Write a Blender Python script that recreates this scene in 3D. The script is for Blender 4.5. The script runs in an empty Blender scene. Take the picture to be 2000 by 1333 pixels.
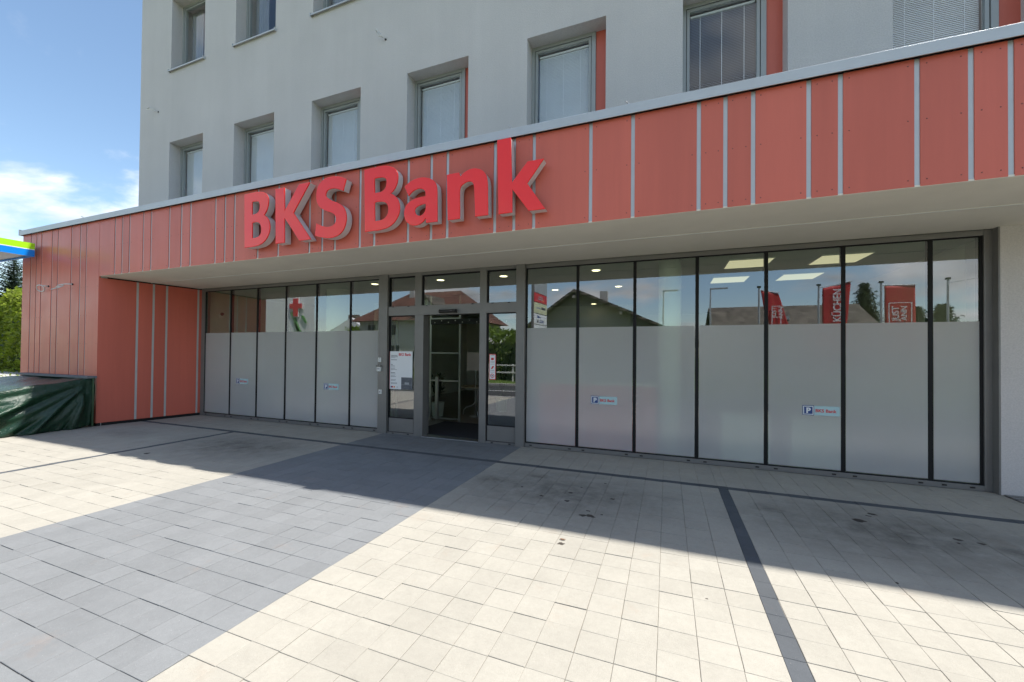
import bpy, math, random
from mathutils import Vector, Matrix
R = math.radians
rng = random.Random(7)
sc = bpy.context.scene
col = sc.collection

# ------------------------------------------------------------------ camera
YAW, PITCH, ROLL = R(-21.1734), R(0.6533), R(0.5387)
fw = Vector((math.sin(YAW)*math.cos(PITCH), math.cos(YAW)*math.cos(PITCH), math.sin(PITCH)))
r0 = Vector((math.cos(YAW), -math.sin(YAW), 0)); u0 = r0.cross(fw)
rt = r0*math.cos(ROLL)+u0*math.sin(ROLL); up = -r0*math.sin(ROLL)+u0*math.cos(ROLL)
cd = bpy.data.cameras.new('camera'); cam = bpy.data.objects.new('camera', cd); col.objects.link(cam)
m = Matrix((rt, up, -fw)).transposed().to_4x4(); m.translation = (0, -6.5, 1.5706); cam.matrix_world = m
cd.sensor_width = 36; cd.lens = 14.1076; cd.shift_y = 16.29/2000; cd.clip_start = .05; cd.clip_end = 3000
sc.camera = cam

# ------------------------------------------------------------------ world, sun, exposure
EL, AZ = R(62), R(62.7)                     # AZ: from facade normal (+Y) towards +X
sd = Vector((math.sin(AZ)*math.cos(EL), math.cos(AZ)*math.cos(EL), math.sin(EL)))
w = bpy.data.worlds.new('World'); sc.world = w; w.use_nodes = True
nt = w.node_tree; nt.nodes.clear(); N = nt.nodes.new; L = nt.links.new
def setin(n, **k):
    for a, b in k.items():
        n.inputs[a.replace('_', ' ')].default_value = b
sky = N('ShaderNodeTexSky'); sky.sky_type = 'NISHITA'; sky.sun_disc = False
sky.sun_elevation = EL; sky.sun_rotation = AZ; sky.air_density = 1.0; sky.dust_density = 0.45; sky.ozone_density = 1.2
tc = N('ShaderNodeTexCoord'); sep = N('ShaderNodeSeparateXYZ'); L(tc.outputs['Generated'], sep.inputs[0])
za = N('ShaderNodeMath'); za.operation = 'MAXIMUM'; L(sep.outputs['Z'], za.inputs[0]); za.inputs[1].default_value = 0.0
zb = N('ShaderNodeMath'); zb.operation = 'ADD'; L(za.outputs[0], zb.inputs[0]); zb.inputs[1].default_value = 0.28
dv = N('ShaderNodeVectorMath'); dv.operation = 'DIVIDE'; L(tc.outputs['Generated'], dv.inputs[0])
cb = N('ShaderNodeCombineXYZ'); [L(zb.outputs[0], cb.inputs[i]) for i in range(3)]; L(cb.outputs[0], dv.inputs[1])
nz = N('ShaderNodeTexNoise'); nz.noise_dimensions = '3D'; setin(nz, Scale=1.55, Detail=9.0, Roughness=.56, Distortion=.25)
off = N('ShaderNodeVectorMath'); off.operation = 'ADD'; L(dv.outputs[0], off.inputs[0]); off.inputs[1].default_value = (22.868, 0.063, 13.362)
L(off.outputs[0], nz.inputs['Vector'])
mr = N('ShaderNodeMapRange'); mr.interpolation_type = 'SMOOTHSTEP'; L(nz.outputs['Fac'], mr.inputs[0])
mr.inputs[1].default_value = .475; mr.inputs[2].default_value = .65; mr.inputs[4].default_value = .92
nz2 = N('ShaderNodeTexNoise'); setin(nz2, Scale=3.2, Detail=5.0); L(off.outputs[0], nz2.inputs['Vector'])
cr = N('ShaderNodeMapRange'); L(nz2.outputs['Fac'], cr.inputs[0]); cr.inputs[1].default_value = .3; cr.inputs[2].default_value = .7
cr.inputs[3].default_value = 4.4; cr.inputs[4].default_value = 11.0
cc = N('ShaderNodeVectorMath'); cc.operation = 'SCALE'; cc.inputs[0].default_value = (1.0, .985, .965); L(cr.outputs[0], cc.inputs['Scale'])
mx = N('ShaderNodeMix'); mx.data_type = 'RGBA'; L(mr.outputs[0], mx.inputs['Factor']); st = N('ShaderNodeVectorMath'); st.operation = 'MULTIPLY'; L(sky.outputs[0], st.inputs[0]); st.inputs[1].default_value = (1.42, 1.46, 1.40); L(st.outputs[0], mx.inputs['A']); L(cc.outputs[0], mx.inputs['B'])
bg = N('ShaderNodeBackground'); bg.inputs['Strength'].default_value = .10; L(mx.outputs['Result'], bg.inputs['Color'])
wo = N('ShaderNodeOutputWorld'); L(bg.outputs[0], wo.inputs['Surface'])

sl = bpy.data.lights.new('sun', 'SUN'); so = bpy.data.objects.new('sun', sl); col.objects.link(so)
sl.energy = 5.0; sl.angle = R(.53); sl.color = (1, .955, .885)
so.rotation_euler = sd.to_track_quat('Z', 'Y').to_euler(); so.location = sd*60
sc.view_settings.view_transform = 'Standard'; sc.view_settings.look = 'None'; sc.view_settings.gamma = 1
sc.view_settings.exposure = 0.72
sc.view_settings.use_curve_mapping = False
sc.render.engine = 'CYCLES'; sc.cycles.use_denoising = True; sc.cycles.max_bounces = 10; sc.cycles.transparent_max_bounces = 16
sc.cycles.transmission_bounces = 8; sc.cycles.caustics_reflective = False; sc.cycles.caustics_refractive = True; sc.cycles.blur_glossy = 1.0
sc.cycles.sample_clamp_indirect = 6

# ------------------------------------------------------------------ materials
class NB:
    def __init__(s, name):
        s.m = bpy.data.materials.new(name); s.m.use_nodes = True; s.t = s.m.node_tree; s.t.nodes.clear()
        s.out = s.n('ShaderNodeOutputMaterial')
    def n(s, t, **k):
        x = s.t.nodes.new(t)
        for a, b in k.items():
            if hasattr(x, a): setattr(x, a, b)
            else: x.inputs[a.replace('_', ' ')].default_value = b
        return x
    def l(s, a, b): s.t.links.new(a, b)
    def pos(s): return s.n('ShaderNodeNewGeometry').outputs['Position']
    def math(s, op, a, b=None):
        x = s.n('ShaderNodeMath', operation=op)
        for i, v in enumerate((a, b)):
            if v is None: continue
            if isinstance(v, (int, float)): x.inputs[i].default_value = v
            else: s.l(v, x.inputs[i])
        return x.outputs[0]
    def rng(s, v, a, b, c, d):
        x = s.n('ShaderNodeMapRange'); s.l(v, x.inputs[0])
        for i, q in enumerate((a, b, c, d)): x.inputs[i+1].default_value = q
        return x.outputs[0]
    def noise(s, scale, detail=4, rough=.5, vec=None, stretch=None):
        x = s.n('ShaderNodeTexNoise'); x.inputs['Scale'].default_value = scale; x.inputs['Detail'].default_value = detail; x.inputs['Roughness'].default_value = rough
        v = vec or s.pos()
        if stretch:
            mp = s.n('ShaderNodeVectorMath', operation='MULTIPLY'); s.l(v, mp.inputs[0]); mp.inputs[1].default_value = stretch; v = mp.outputs[0]
        s.l(v, x.inputs['Vector']); return x.outputs['Fac']
    def scale(s, colr, fac):
        x = s.n('ShaderNodeVectorMath', operation='SCALE')
        if isinstance(colr, tuple): x.inputs[0].default_value = colr[:3]
        else: s.l(colr, x.inputs[0])
        s.l(fac, x.inputs['Scale']); return x.outputs[0]
    def mix(s, f, a, b):
        x = s.n('ShaderNodeMix', data_type='RGBA')
        for k, v in (('Factor', f), ('A', a), ('B', b)):
            if isinstance(v, (int, float)): x.inputs[k].default_value = v
            elif isinstance(v, tuple): x.inputs[k].default_value = (*v[:3], 1)
            else: s.l(v, x.inputs[k])
        return x.outputs['Result']
    def bump(s, h, strength, dist=.01):
        x = s.n('ShaderNodeBump'); x.inputs['Strength'].default_value = strength; x.inputs['Distance'].default_value = dist; s.l(h, x.inputs['Height']); return x.outputs[0]
    def bsdf(s, colr, rough=.6, metal=0., spec=.5, normal=None, rough_s=None):
        x = s.n('ShaderNodeBsdfPrincipled'); x.inputs['Roughness'].default_value = rough; x.inputs['Metallic'].default_value = metal
        x.inputs['Specular IOR Level'].default_value = spec
        if isinstance(colr, tuple): x.inputs['Base Color'].default_value = (*colr[:3], 1)
        else: s.l(colr, x.inputs['Base Color'])
        if normal is not None: s.l(normal, x.inputs['Normal'])
        if rough_s is not None: s.l(rough_s, x.inputs['Roughness'])
        return x
    def done(s, sh): s.l(sh if not hasattr(sh, 'outputs') else sh.outputs[0], s.out.inputs['Surface']); return s.m

M = {}
def simple(name, c, rough=.6, metal=0., spec=.5, var=.06, vs=3., bs=0., bsc=60., bd=.004, stretch=None):
    b = NB(name)
    f = b.rng(b.noise(vs, 5, .6, stretch=stretch), .3, .7, 1-var, 1+var)
    nrm = b.bump(b.noise(bsc, 4, .6), bs, bd) if bs else None
    M[name] = b.done(b.bsdf(b.scale(c, f), rough, metal, spec, nrm)); return M[name]
def emit(name, c, s):
    b = NB(name); e = b.n('ShaderNodeEmission'); e.inputs[0].default_value = (*c, 1); e.inputs[1].default_value = s; M[name] = b.done(e)

# plaster
def plaster(name, c):
    b = NB(name); p = b.pos()
    f = b.rng(b.noise(.5, 5, .6), .3, .7, .95, 1.05)
    f = b.math('MULTIPLY', f, b.rng(b.noise(1.3, 6, .7, stretch=(1.6, 1.6, .10)), .35, .75, 1.02, .955))
    f = b.math('MULTIPLY', f, b.rng(b.noise(60, 3, .7), .35, .65, .92, 1.06))
    M[name] = b.done(b.bsdf(b.scale(c, f), .92, 0, .2, b.bump(b.noise(65, 3, .7), .7, .008)))
plaster('plaster', (.60, .565, .55))
simple('soffit', (.74, .69, .60), .9, spec=.2, var=.05, vs=1.2, bs=.35, bsc=170, bd=.003)
# red HPL cladding: a slight tone per board
def cladding(name, c):
    b = NB(name); oi = b.n('ShaderNodeObjectInfo')
    f = b.rng(oi.outputs['Random'], 0, 1, .92, 1.07)
    f = b.math('MULTIPLY', f, b.rng(b.noise(1.5, 5, .65, stretch=(3, 3, .2)), .3, .7, .93, 1.05))
    rs = b.rng(b.noise(2.5, 4), .3, .7, .30, .40)
    M[name] = b.done(b.bsdf(b.scale(c, f), .35, 0, .33, b.bump(b.noise(1.2, 2), .05, .02), rs))
cladding('cladding', (.61, .145, .100))
simple('rivet', (.16, .05, .04), .4)
simple('alu_light', (.50, .52, .53), .42, .3, var=.04, vs=4)
simple('frame_grey', (.215, .208, .20), .42, .25, var=.05, vs=5)
simple('win_frame', (.36, .375, .37), .45, .2, var=.04)
simple('gasket', (.008, .008, .009), .6, spec=.3)
simple('letter_return', (.62, .62, .62), .4, .15, var=.04)
b = NB('letter_red'); x = b.bsdf((1.0, .012, .001), .35); x.inputs['Coat Weight'].default_value = .6; x.inputs['Coat Roughness'].default_value = .02; x.inputs['Coat IOR'].default_value = 1.5; M['letter_red'] = b.done(x)
simple('black_plastic', (.012, .012, .013), .4)
simple('white_plastic', (.72, .72, .70), .45, var=.02)
simple('steel', (.5, .5, .5), .3, .9)
simple('wire_white', (.7, .7, .68), .5)

def glassmat(name, tint, ior, rough=0.0):
    b = NB(name)
    t = b.n('ShaderNodeBsdfTransparent'); t.inputs[0].default_value = (*tint, 1)
    g = b.n('ShaderNodeBsdfGlossy'); g.inputs['Color'].default_value = (.93, .95, 1, 1); g.inputs['Roughness'].default_value = rough
    b.l(b.bump(b.noise(.9, 2), .012, .05), g.inputs['Normal'])
    f = b.n('ShaderNodeFresnel'); f.inputs['IOR'].default_value = ior
    ge = b.n('ShaderNodeNewGeometry'); inv = b.math('SUBTRACT', 1.0, ge.outputs['Backfacing'])
    mxs = b.n('ShaderNodeMixShader'); b.l(b.math('MULTIPLY', f.outputs[0], inv), mxs.inputs[0]); b.l(t.outputs[0], mxs.inputs[1]); b.l(g.outputs[0], mxs.inputs[2])
    M[name] = b.done(mxs)
glassmat('glass_clear', (.86, .92, .84), 2.9)
glassmat('glass_upper', (.985, .99, .99), 1.75)
glassmat('glass_inner', (.86, .9, .87), 1.35)
# etched film: part diffuse, part rough see-through
b = NB('frosted'); d = b.n('ShaderNodeBsdfDiffuse'); b.l(b.scale((.87, .86, .86), b.rng(b.noise(1.4, 5, .65), .3, .7, .95, 1.04)), d.inputs['Color'])
rf = b.n('ShaderNodeBsdfRefraction'); rf.inputs['Color'].default_value = (.95, .96, .955, 1); rf.inputs['Roughness'].default_value = .42; rf.inputs['IOR'].default_value = 1.25
tl_s = b.n('ShaderNodeBsdfTranslucent'); tl_s.inputs['Color'].default_value = (.85, .86, .86, 1)
ms = b.n('ShaderNodeMixShader'); ms.inputs[0].default_value = .2; b.l(d.outputs[0], ms.inputs[1]); b.l(tl_s.outputs[0], ms.inputs[2])
ms2 = b.n('ShaderNodeMixShader'); ms2.inputs[0].default_value = .49; b.l(ms.outputs[0], ms2.inputs[1]); b.l(rf.outputs[0], ms2.inputs[2]); tr_s = b.n('ShaderNodeBsdfTransparent'); ge = b.n('ShaderNodeNewGeometry'); ms3 = b.n('ShaderNodeMixShader'); b.l(ge.outputs['Backfacing'], ms3.inputs[0]); b.l(ms2.outputs[0], ms3.inputs[1]); b.l(tr_s.outputs[0], ms3.inputs[2]); M['frosted'] = b.done(ms3)

# paving -----------------------------------------------------------
PX, PY = .205, .19
STAIN_SHADE = [(-2.0,-1.88,.45,.8),(-1.52,-1.54,.28,.9),(-1.75,-2.1,.5,.5),(-.45,-1.8,.4,.7),(.0,-1.75,.3,.5),(1.05,-1.65,.38,.75),(1.26,-1.95,.5,.6),(2.1,-1.6,.35,.55),(2.64,-2.0,.5,.8),
        (-1.1,-2.0,1.5,.78),(1.9,-1.9,1.5,.82),(-6.7,-1.9,1.5,.74),(-7.16,-1.77,.5,.8),(-6.0,-1.74,.55,.75),(-6.5,-2.0,.6,.4),(-9.6,-2.0,.6,.35)]  # oil stains; the three widest also paint the shade in the bays darker
DROPS = [(-.765,-2.572,.035),(-.70,-2.56,.045),(-.735,-2.435,.022),(-.60,-2.477,.016),(-.66,-2.57,.014),(1.73,-1.67,.06),(1.92,-1.42,.04),(1.86,-1.50,.022),(2.35,-1.85,.035),(2.49,-1.87,.03),(2.31,-1.93,.02),
         (-1.015,-1.987,.03),(-1.0,-2.25,.035),(-.82,-3.22,.028),(-.95,-1.75,.018),(-.7,-1.5,.02),(-1.3,-2.2,.03),(-1.6,-2.0,.018),(-.55,-2.0,.03),(-7.4,-2.78,.05),(-2.9,-3.35,.02),(1.5,-2.9,.014),(.25,-3.6,.012)]
def paver(name, c, var, stains_shade, specks):
    b = NB(name); p = b.pos()
    # one random value per stone
    at = b.n('ShaderNodeAttribute', attribute_name='tone'); oi = b.n('ShaderNodeObjectInfo')
    isat = b.math('GREATER_THAN', at.outputs['Fac'], .001)
    val = b.math('ADD', at.outputs['Fac'], b.math('MULTIPLY', oi.outputs['Random'], b.math('SUBTRACT', 1.0, isat)))
    f = b.rng(val, 0, 1, 1-var, 1+var)
    f = b.math('MULTIPLY', f, b.rng(b.noise(.45, 5, .6), .3, .7, .93, 1.07))
    f = b.math('MULTIPLY', f, b.rng(b.noise(4, 6, .7), .3, .7, .94, 1.05))
    fine = b.noise(330, 3, .75)
    f = b.math('MULTIPLY', f, b.rng(fine, .3, .7, .84, 1.15))
    f = b.math('MULTIPLY', f, b.rng(b.noise(26, 4, .7), .3, .7, .95, 1.04))
    base = b.scale(c, f)
    # warm rusty blush here and there, pale specks
    base = b.mix(b.rng(b.noise(2.1, 5, .7), .60, .74, 0, .16), base, (.34, .20, .12))
    base = b.mix(b.rng(b.noise(160, 2, .5), specks, specks+.05, 0, .55), base, (.55, .55, .53))
    if stains_shade:
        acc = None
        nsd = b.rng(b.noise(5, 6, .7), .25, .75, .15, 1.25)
        for (x, y, r, s) in STAIN_SHADE:
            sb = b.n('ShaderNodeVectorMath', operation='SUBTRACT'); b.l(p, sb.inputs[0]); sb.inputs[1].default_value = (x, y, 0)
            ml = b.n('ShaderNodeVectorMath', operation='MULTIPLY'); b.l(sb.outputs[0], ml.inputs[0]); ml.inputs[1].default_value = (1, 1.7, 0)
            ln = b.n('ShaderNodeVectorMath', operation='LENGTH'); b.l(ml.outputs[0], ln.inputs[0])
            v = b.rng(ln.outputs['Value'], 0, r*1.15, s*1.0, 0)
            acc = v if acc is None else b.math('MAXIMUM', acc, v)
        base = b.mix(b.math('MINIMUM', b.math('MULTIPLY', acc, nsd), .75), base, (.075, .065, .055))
        wob = b.n('ShaderNodeTexNoise'); wob.inputs['Scale'].default_value = 22; b.l(p, wob.inputs['Vector'])
        ws = b.n('ShaderNodeVectorMath', operation='SCALE'); b.l(wob.outputs['Color'], ws.inputs[0]); ws.inputs['Scale'].default_value = .05
        pw = b.n('ShaderNodeVectorMath', operation='ADD'); b.l(p, pw.inputs[0]); b.l(ws.outputs[0], pw.inputs[1])
        acc = None
        for (x, y, r) in DROPS:
            sb = b.n('ShaderNodeVectorMath', operation='SUBTRACT'); b.l(pw.outputs[0], sb.inputs[0]); sb.inputs[1].default_value = (x+.025, y+.025, 0)
            ml = b.n('ShaderNodeVectorMath', operation='MULTIPLY'); b.l(sb.outputs[0], ml.inputs[0]); ml.inputs[1].default_value = (1, 1.3, 0)
            ln = b.n('ShaderNodeVectorMath', operation='LENGTH'); b.l(ml.outputs[0], ln.inputs[0])
            v = b.rng(ln.outputs['Value'], r*.75, r, .9, 0)
            acc = v if acc is None else b.math('MAXIMUM', acc, v)
        base = b.mix(b.math('MINIMUM', acc, .9), base, (.03, .022, .018))
    M[name] = b.done(b.bsdf(base, .88, 0, .25, b.bump(b.math('ADD', fine, b.noise(60, 3)), .35, .002)))
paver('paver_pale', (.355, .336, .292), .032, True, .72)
paver('paver_dark', (.192, .200, .206), .055, False, .71)
paver('paver_line', (.085, .093, .103), .09, False, .73)
simple('joint_dark', (.075, .075, .075), .95, spec=.1, var=.25, vs=14)
simple('joint_sand', (.25, .232, .20), .95, spec=.1, var=.25, vs=14)
simple('asphalt', (.055, .055, .057), .9, spec=.2, var=.15, vs=2, bs=.4, bsc=180)
simple('kerb_stone', (.38, .37, .35), .85, var=.08, vs=4)
simple('road_paint', (.75, .75, .72), .7)
simple('grass_soil', (.10, .15, .035), .95, spec=.1, var=.25, vs=3, bs=.6, bsc=40, bd=.03)
simple('concrete', (.42, .41, .39), .9, spec=.2, var=.08)

# ------------------------------------------------------------------ mesh builder
ORG = {}
class MB:
    def __init__(s): s.v = []; s.f = []
    def box(s, x0, x1, y0, y1, z0, z1):
        k = len(s.v); s.v += [(x, y, z) for z in (z0, z1) for y in (y0, y1) for x in (x0, x1)]
        s.f += [tuple(k+i for i in q) for q in ((0,2,3,1),(4,5,7,6),(0,1,5,4),(2,6,7,3),(0,4,6,2),(1,3,7,5))]; return s
    def pts(s, vs, fs):
        k = len(s.v); s.v += [tuple(v) for v in vs]; s.f += [tuple(k+i for i in f) for f in fs]; return s
    def prism(s, poly, axis, a, b):          # closed polygon extruded along an axis
        n = len(poly)
        def mk(p, t): return {'x': (t, p[0], p[1]), 'y': (p[0], t, p[1]), 'z': (p[0], p[1], t)}[axis]
        vs = [mk(p, a) for p in poly]+[mk(p, b) for p in poly]
        fs = [tuple(range(n)), tuple(range(2*n-1, n-1, -1))]+[(i, (i+1) % n+0, (i+1) % n+n, i+n) for i in range(n)]
        return s.pts(vs, fs)
    def tube(s, ps, r, n=8, taper=None):
        ps = [Vector(p) for p in ps]; rings = []
        for i, p in enumerate(ps):
            d = (ps[min(i+1, len(ps)-1)]-ps[max(i-1, 0)]).normalized()
            a = d.orthogonal().normalized() if i == 0 else (prev-d*prev.dot(d)).normalized()
            prev = a; bb = d.cross(a); rr = r if taper is None else r+(taper-r)*i/(len(ps)-1)
            rings.append([p+(a*math.cos(t)+bb*math.sin(t))*rr for t in [2*math.pi*j/n for j in range(n)]])
        k = len(s.v)
        for g in rings: s.v += [tuple(v) for v in g]
        for i in range(len(ps)-1):
            for j in range(n): s.f.append((k+i*n+j, k+i*n+(j+1) % n, k+(i+1)*n+(j+1) % n, k+(i+1)*n+j))
        s.f.append(tuple(k+j for j in reversed(range(n)))); s.f.append(tuple(k+(len(ps)-1)*n+j for j in range(n))); return s
    def cyl(s, c, r, z0, z1, n=24): return s.tube([(c[0], c[1], z0), (c[0], c[1], z1)], r, n)
    def build(s, name, mat, parent=None, bevel=0, smooth=False):
        o0 = ORG.get(parent.name, Vector((0, 0, 0))) if parent else Vector((0, 0, 0))
        me = bpy.data.meshes.new(name); me.from_pydata([tuple(Vector(v)-o0) for v in s.v], [], s.f); me.update()
        return link(name, me, mat, parent, o0, bevel, smooth)
def link(name, me, mat, parent=None, o0=None, bevel=0, smooth=False):
    if mat is not None:
        me.materials.clear(); me.materials.append(M[mat] if isinstance(mat, str) else mat)
    o = bpy.data.objects.new(name, me); col.objects.link(o)
    if parent: o.parent = parent
    ORG[o.name] = o0 if o0 is not None else Vector((0, 0, 0))
    if smooth:
        me.polygons.foreach_set('use_smooth', [True]*len(me.polygons))
    if bevel:
        bv = o.modifiers.new('bevel', 'BEVEL'); bv.width = bevel; bv.segments = 2; bv.limit_method = 'ANGLE'
    return o
def tag(o, label, cat, group=None, kind=None):
    if label: o['label'] = label
    if cat: o['category'] = cat
    if group: o['group'] = group
    if kind: o['kind'] = kind
    return o
def thing(name, label, cat, loc=(0, 0, 0), group=None):
    o = bpy.data.objects.new(name, None); o.location = loc; o.empty_display_size = .2; col.objects.link(o); ORG[o.name] = Vector(loc)
    return tag(o, label, cat, group)
def struct(o): o['kind'] = 'structure'; return o
def bx(name, mat, parent, x0, x1, y0, y1, z0, z1, bevel=0): return MB().box(x0, x1, y0, y1, z0, z1).build(name, mat, parent, bevel)

def text_mesh(body, size, fn, align='LEFT', extrude=0.0, bold=0.0, space=1.0):
    """mesh of a line of text; fn maps (tx, ty, tz) to world"""
    cu = bpy.data.curves.new('text', 'FONT'); cu.body = body; cu.size = size; cu.align_x = align; cu.extrude = extrude; cu.offset = bold; cu.space_character = space; cu.resolution_u = 4
    ob = bpy.data.objects.new('text', cu); col.objects.link(ob); dg = bpy.context.evaluated_depsgraph_get(); dg.update()
    me = bpy.data.meshes.new_from_object(ob.evaluated_get(dg)); bpy.data.objects.remove(ob); bpy.data.curves.remove(cu)
    mb = MB(); mb.v = [fn(*v.co) for v in me.vertices]; mb.f = [tuple(p.vertices) for p in me.polygons]; bpy.data.meshes.remove(me); return mb
def text(name, body, size, fn, mat, parent, **k): return text_mesh(body, size, fn, **k).build(name, mat, parent)

# ------------------------------------------------------------------ ground setting
g = MB(); g.pts([(-500,-500,-.16),(500,-500,-.16),(500,500,-.16),(-500,500,-.16)], [(0,1,2,3)])
struct(g.build('ground', 'grass_soil'))
struct(bx('road', 'asphalt', None, -120, 80, -12.6, -7.35, -.5, -.06))
MB().box(-120, 80, -9.99, -9.87, -.07, -.056).build('road_line', 'road_paint')
bpy.data.objects['road_line']['kind'] = 'structure'
for nm, y0, y1 in (('kerb', -7.35, -7.2), ('kerb', -12.75, -12.6)):
    k = struct(bx(nm, 'kerb_stone', None, -120, 80, y0, y1, -.5, .0 if y0 > -8 else .05, .015))
struct(bx('forecourt', 'concrete', None, -44, -14.6, -7.2, 9.0, -.5, -.015))
bed = struct(bx('pavement', 'joint_sand', None, -14.6, 12, -7.2, 0.02, -.4, -.0055))

# paver stones
def stone(sx, sy, gap=.0026, ch=.0022, h=.05, j=0.0):
    a, b_, c, d = sx/2-gap/2, sy/2-gap/2, sx/2-gap/2-ch, sy/2-gap/2-ch
    vs = [(-a,-b_,-h),(a,-b_,-h),(a,b_,-h),(-a,b_,-h),(-a,-b_,-ch*.7),(a,-b_,-ch*.7),(a,b_,-ch*.7),(-a,b_,-ch*.7),(-c,-d,0),(c,-d,0),(c,d,0),(-c,d,0)]
    fs = [(8,9,10,11)]+[(i, (i+1) % 4, (i+1) % 4+4, i+4) for i in range(4)]+[(i+4, (i+1) % 4+4, (i+1) % 4+8, i+8) for i in range(4)]
    return vs, fs
CX0, CX1 = -2.30-14*PX, -2.30
SR0, SR1 = .57, .675
SL1 = CX0-13*PX; SL0 = SL1-.105
ST1, ST0 = -1.052, -1.157
FR = .198                                   # rows between facade and the dark line
cols = []                                   # (x centre, width, kind)
x = CX1
cols += [(CX0+PX*(i+.5), PX, 'dark') for i in range(14)]
cols += [(CX1+PX*(i+.5), PX, 'pale') for i in range(14)]
cols.append(((SR0+SR1)/2, SR1-SR0, 'line'))
cols += [(SR1+PX*(i+.5), PX, 'pale') for i in range(40)]
cols += [(SL1+PX*(i+.5), PX, 'pale') for i in range(13)]
cols.append(((SL0+SL1)/2, SL1-SL0, 'line'))
cols += [(SL0-PX*(i+.5), PX, 'pale') for i in range(31)]
rows = [(-.062-FR*(i+.5), FR, 0) for i in range(5)]+[((ST0+ST1)/2, ST1-ST0, 1)]+[(ST0-PY*(i+.5), PY, 2) for i in range(31)]
stones = {'pale': [], 'dark': [], 'line': []}
for (cx, wx, kx) in cols:
    for (cy, wy, kr) in rows:
        k = kx
        if kr == 1: k = 'line'
        elif kr == 0 and kx == 'line': k = 'pale'
        if cx < -11.0 and cy > -1.84: continue
        stones[k].append((cx, cy, wx, wy))
mesh_cache = {}
dark_bed = struct(bx('entrance_path', 'joint_dark', None, CX0, CX1, -7.15, -.06, -.3, -.0052))
line_bed = struct(bx('parking_line', 'joint_dark', None, -10.9, 8.8, ST0, ST1, -.3, -.0050))
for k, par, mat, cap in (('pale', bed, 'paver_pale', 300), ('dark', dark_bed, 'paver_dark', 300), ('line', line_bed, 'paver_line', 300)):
    def vis(s):
        d = Vector((s[0], s[1]+6.5, -1.57)); z = d.dot(fw); xx = d.dot(rt)/max(z, .01); yy = d.dot(up)/max(z, .01)
        inside = z > .2 and abs(xx) < 1.29 and yy > -.84
        return (0 if inside else 1, d.length)
    lst = sorted(stones[k], key=vis); rest = MB(); tones = []
    for i, (cx, cy, wx, wy) in enumerate(lst):
        dz = rng.uniform(-.0022, .0012); tx, ty = rng.gauss(0, .004), rng.gauss(0, .004)
        vs, fs = stone(wx, wy)
        if i < cap:
            key = (k, round(wx, 3), round(wy, 3))
            if key not in mesh_cache:
                me = bpy.data.meshes.new('paver'); me.from_pydata(vs, [], fs); me.update(); me.materials.append(M[mat]); mesh_cache[key] = me
            o = bpy.data.objects.new('paver', mesh_cache[key]); col.objects.link(o); o.parent = par
            o.location = (cx+rng.gauss(0, .0006), cy+rng.gauss(0, .0006), dz); o.rotation_euler = (tx, ty, rng.gauss(0, .002))
        else:
            ox, oy = rng.gauss(0, .0006), rng.gauss(0, .0006)
            tones += [rng.uniform(.01, 1)]*len(vs); rest.pts([(v[0]+cx+ox, v[1]+cy+oy, v[2]+dz-v[0]*ty+v[1]*tx) for v in vs], fs)
    if rest.v:
        o = rest.build('far_pavers', mat, par); o['kind'] = 'stuff'
        o.data.attributes.new('tone', 'FLOAT', 'POINT').data.foreach_set('value', tones)

# ------------------------------------------------------------------ the bank building
YF = -1.862; YW = -.15; ZS = 3.10; ZC = 4.262; ZT = 4.36
BL = thing('bank_building', 'grey plastered office block with red clad canopy and glazed ground floor', 'building', (0, 0, 0))
WX0 = -13.22; WP = 2.424; W0 = -11.93; WW = 1.31; NW = 7; WX1 = 22.0  # block lengthened to the right, out of view, to darken the return wall
wins = [(W0+WP*i, W0+WP*i+WW) for i in range(NW+7)]
wall = MB()
def band(z0, z1): wall.box(WX0, WX1, YW, .42, z0, z1)
band(3.2, 5.05); band(6.91, 8.75); band(10.61, 11.5)
for z0, z1 in ((5.05, 6.91), (8.75, 10.61)):
    e = WX0
    for (a, c) in wins: wall.box(e, a, YW, .42, z0, z1); e = c
    wall.box(e, WX1, YW, .42, z0, z1)
wall.box(WX0, WX0+.3, .42, 9.5, 3.2, 11.5); wall.box(WX1-.3, WX1, .42, 9.5, 0, 11.5); wall.box(WX0+.3, WX1-.3, 9.2, 9.5, 0, 11.5)
wall.box(WX0+.3, WX1-.3, .42, 9.2, 11.2, 11.45)
wall.box(WX0+.3, WX1-.3, .42, 9.2, 7.6, 7.8)
wall.build('upper_wall', 'plaster', BL)
bx('pier', 'plaster', BL, 3.585, WX1, YW+.002, .42, 0, 3.2)
bx('roof_edge', 'alu_light', BL, WX0-.03, WX1, YW-.03, .45, 11.502, 11.55)
simple('office_dark', (.10, .10, .095), .9)
simple('blind_slat', (.86, .89, .91), .5, .1, var=.03)
simple('curtain', (.30, .31, .33), .9)

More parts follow.
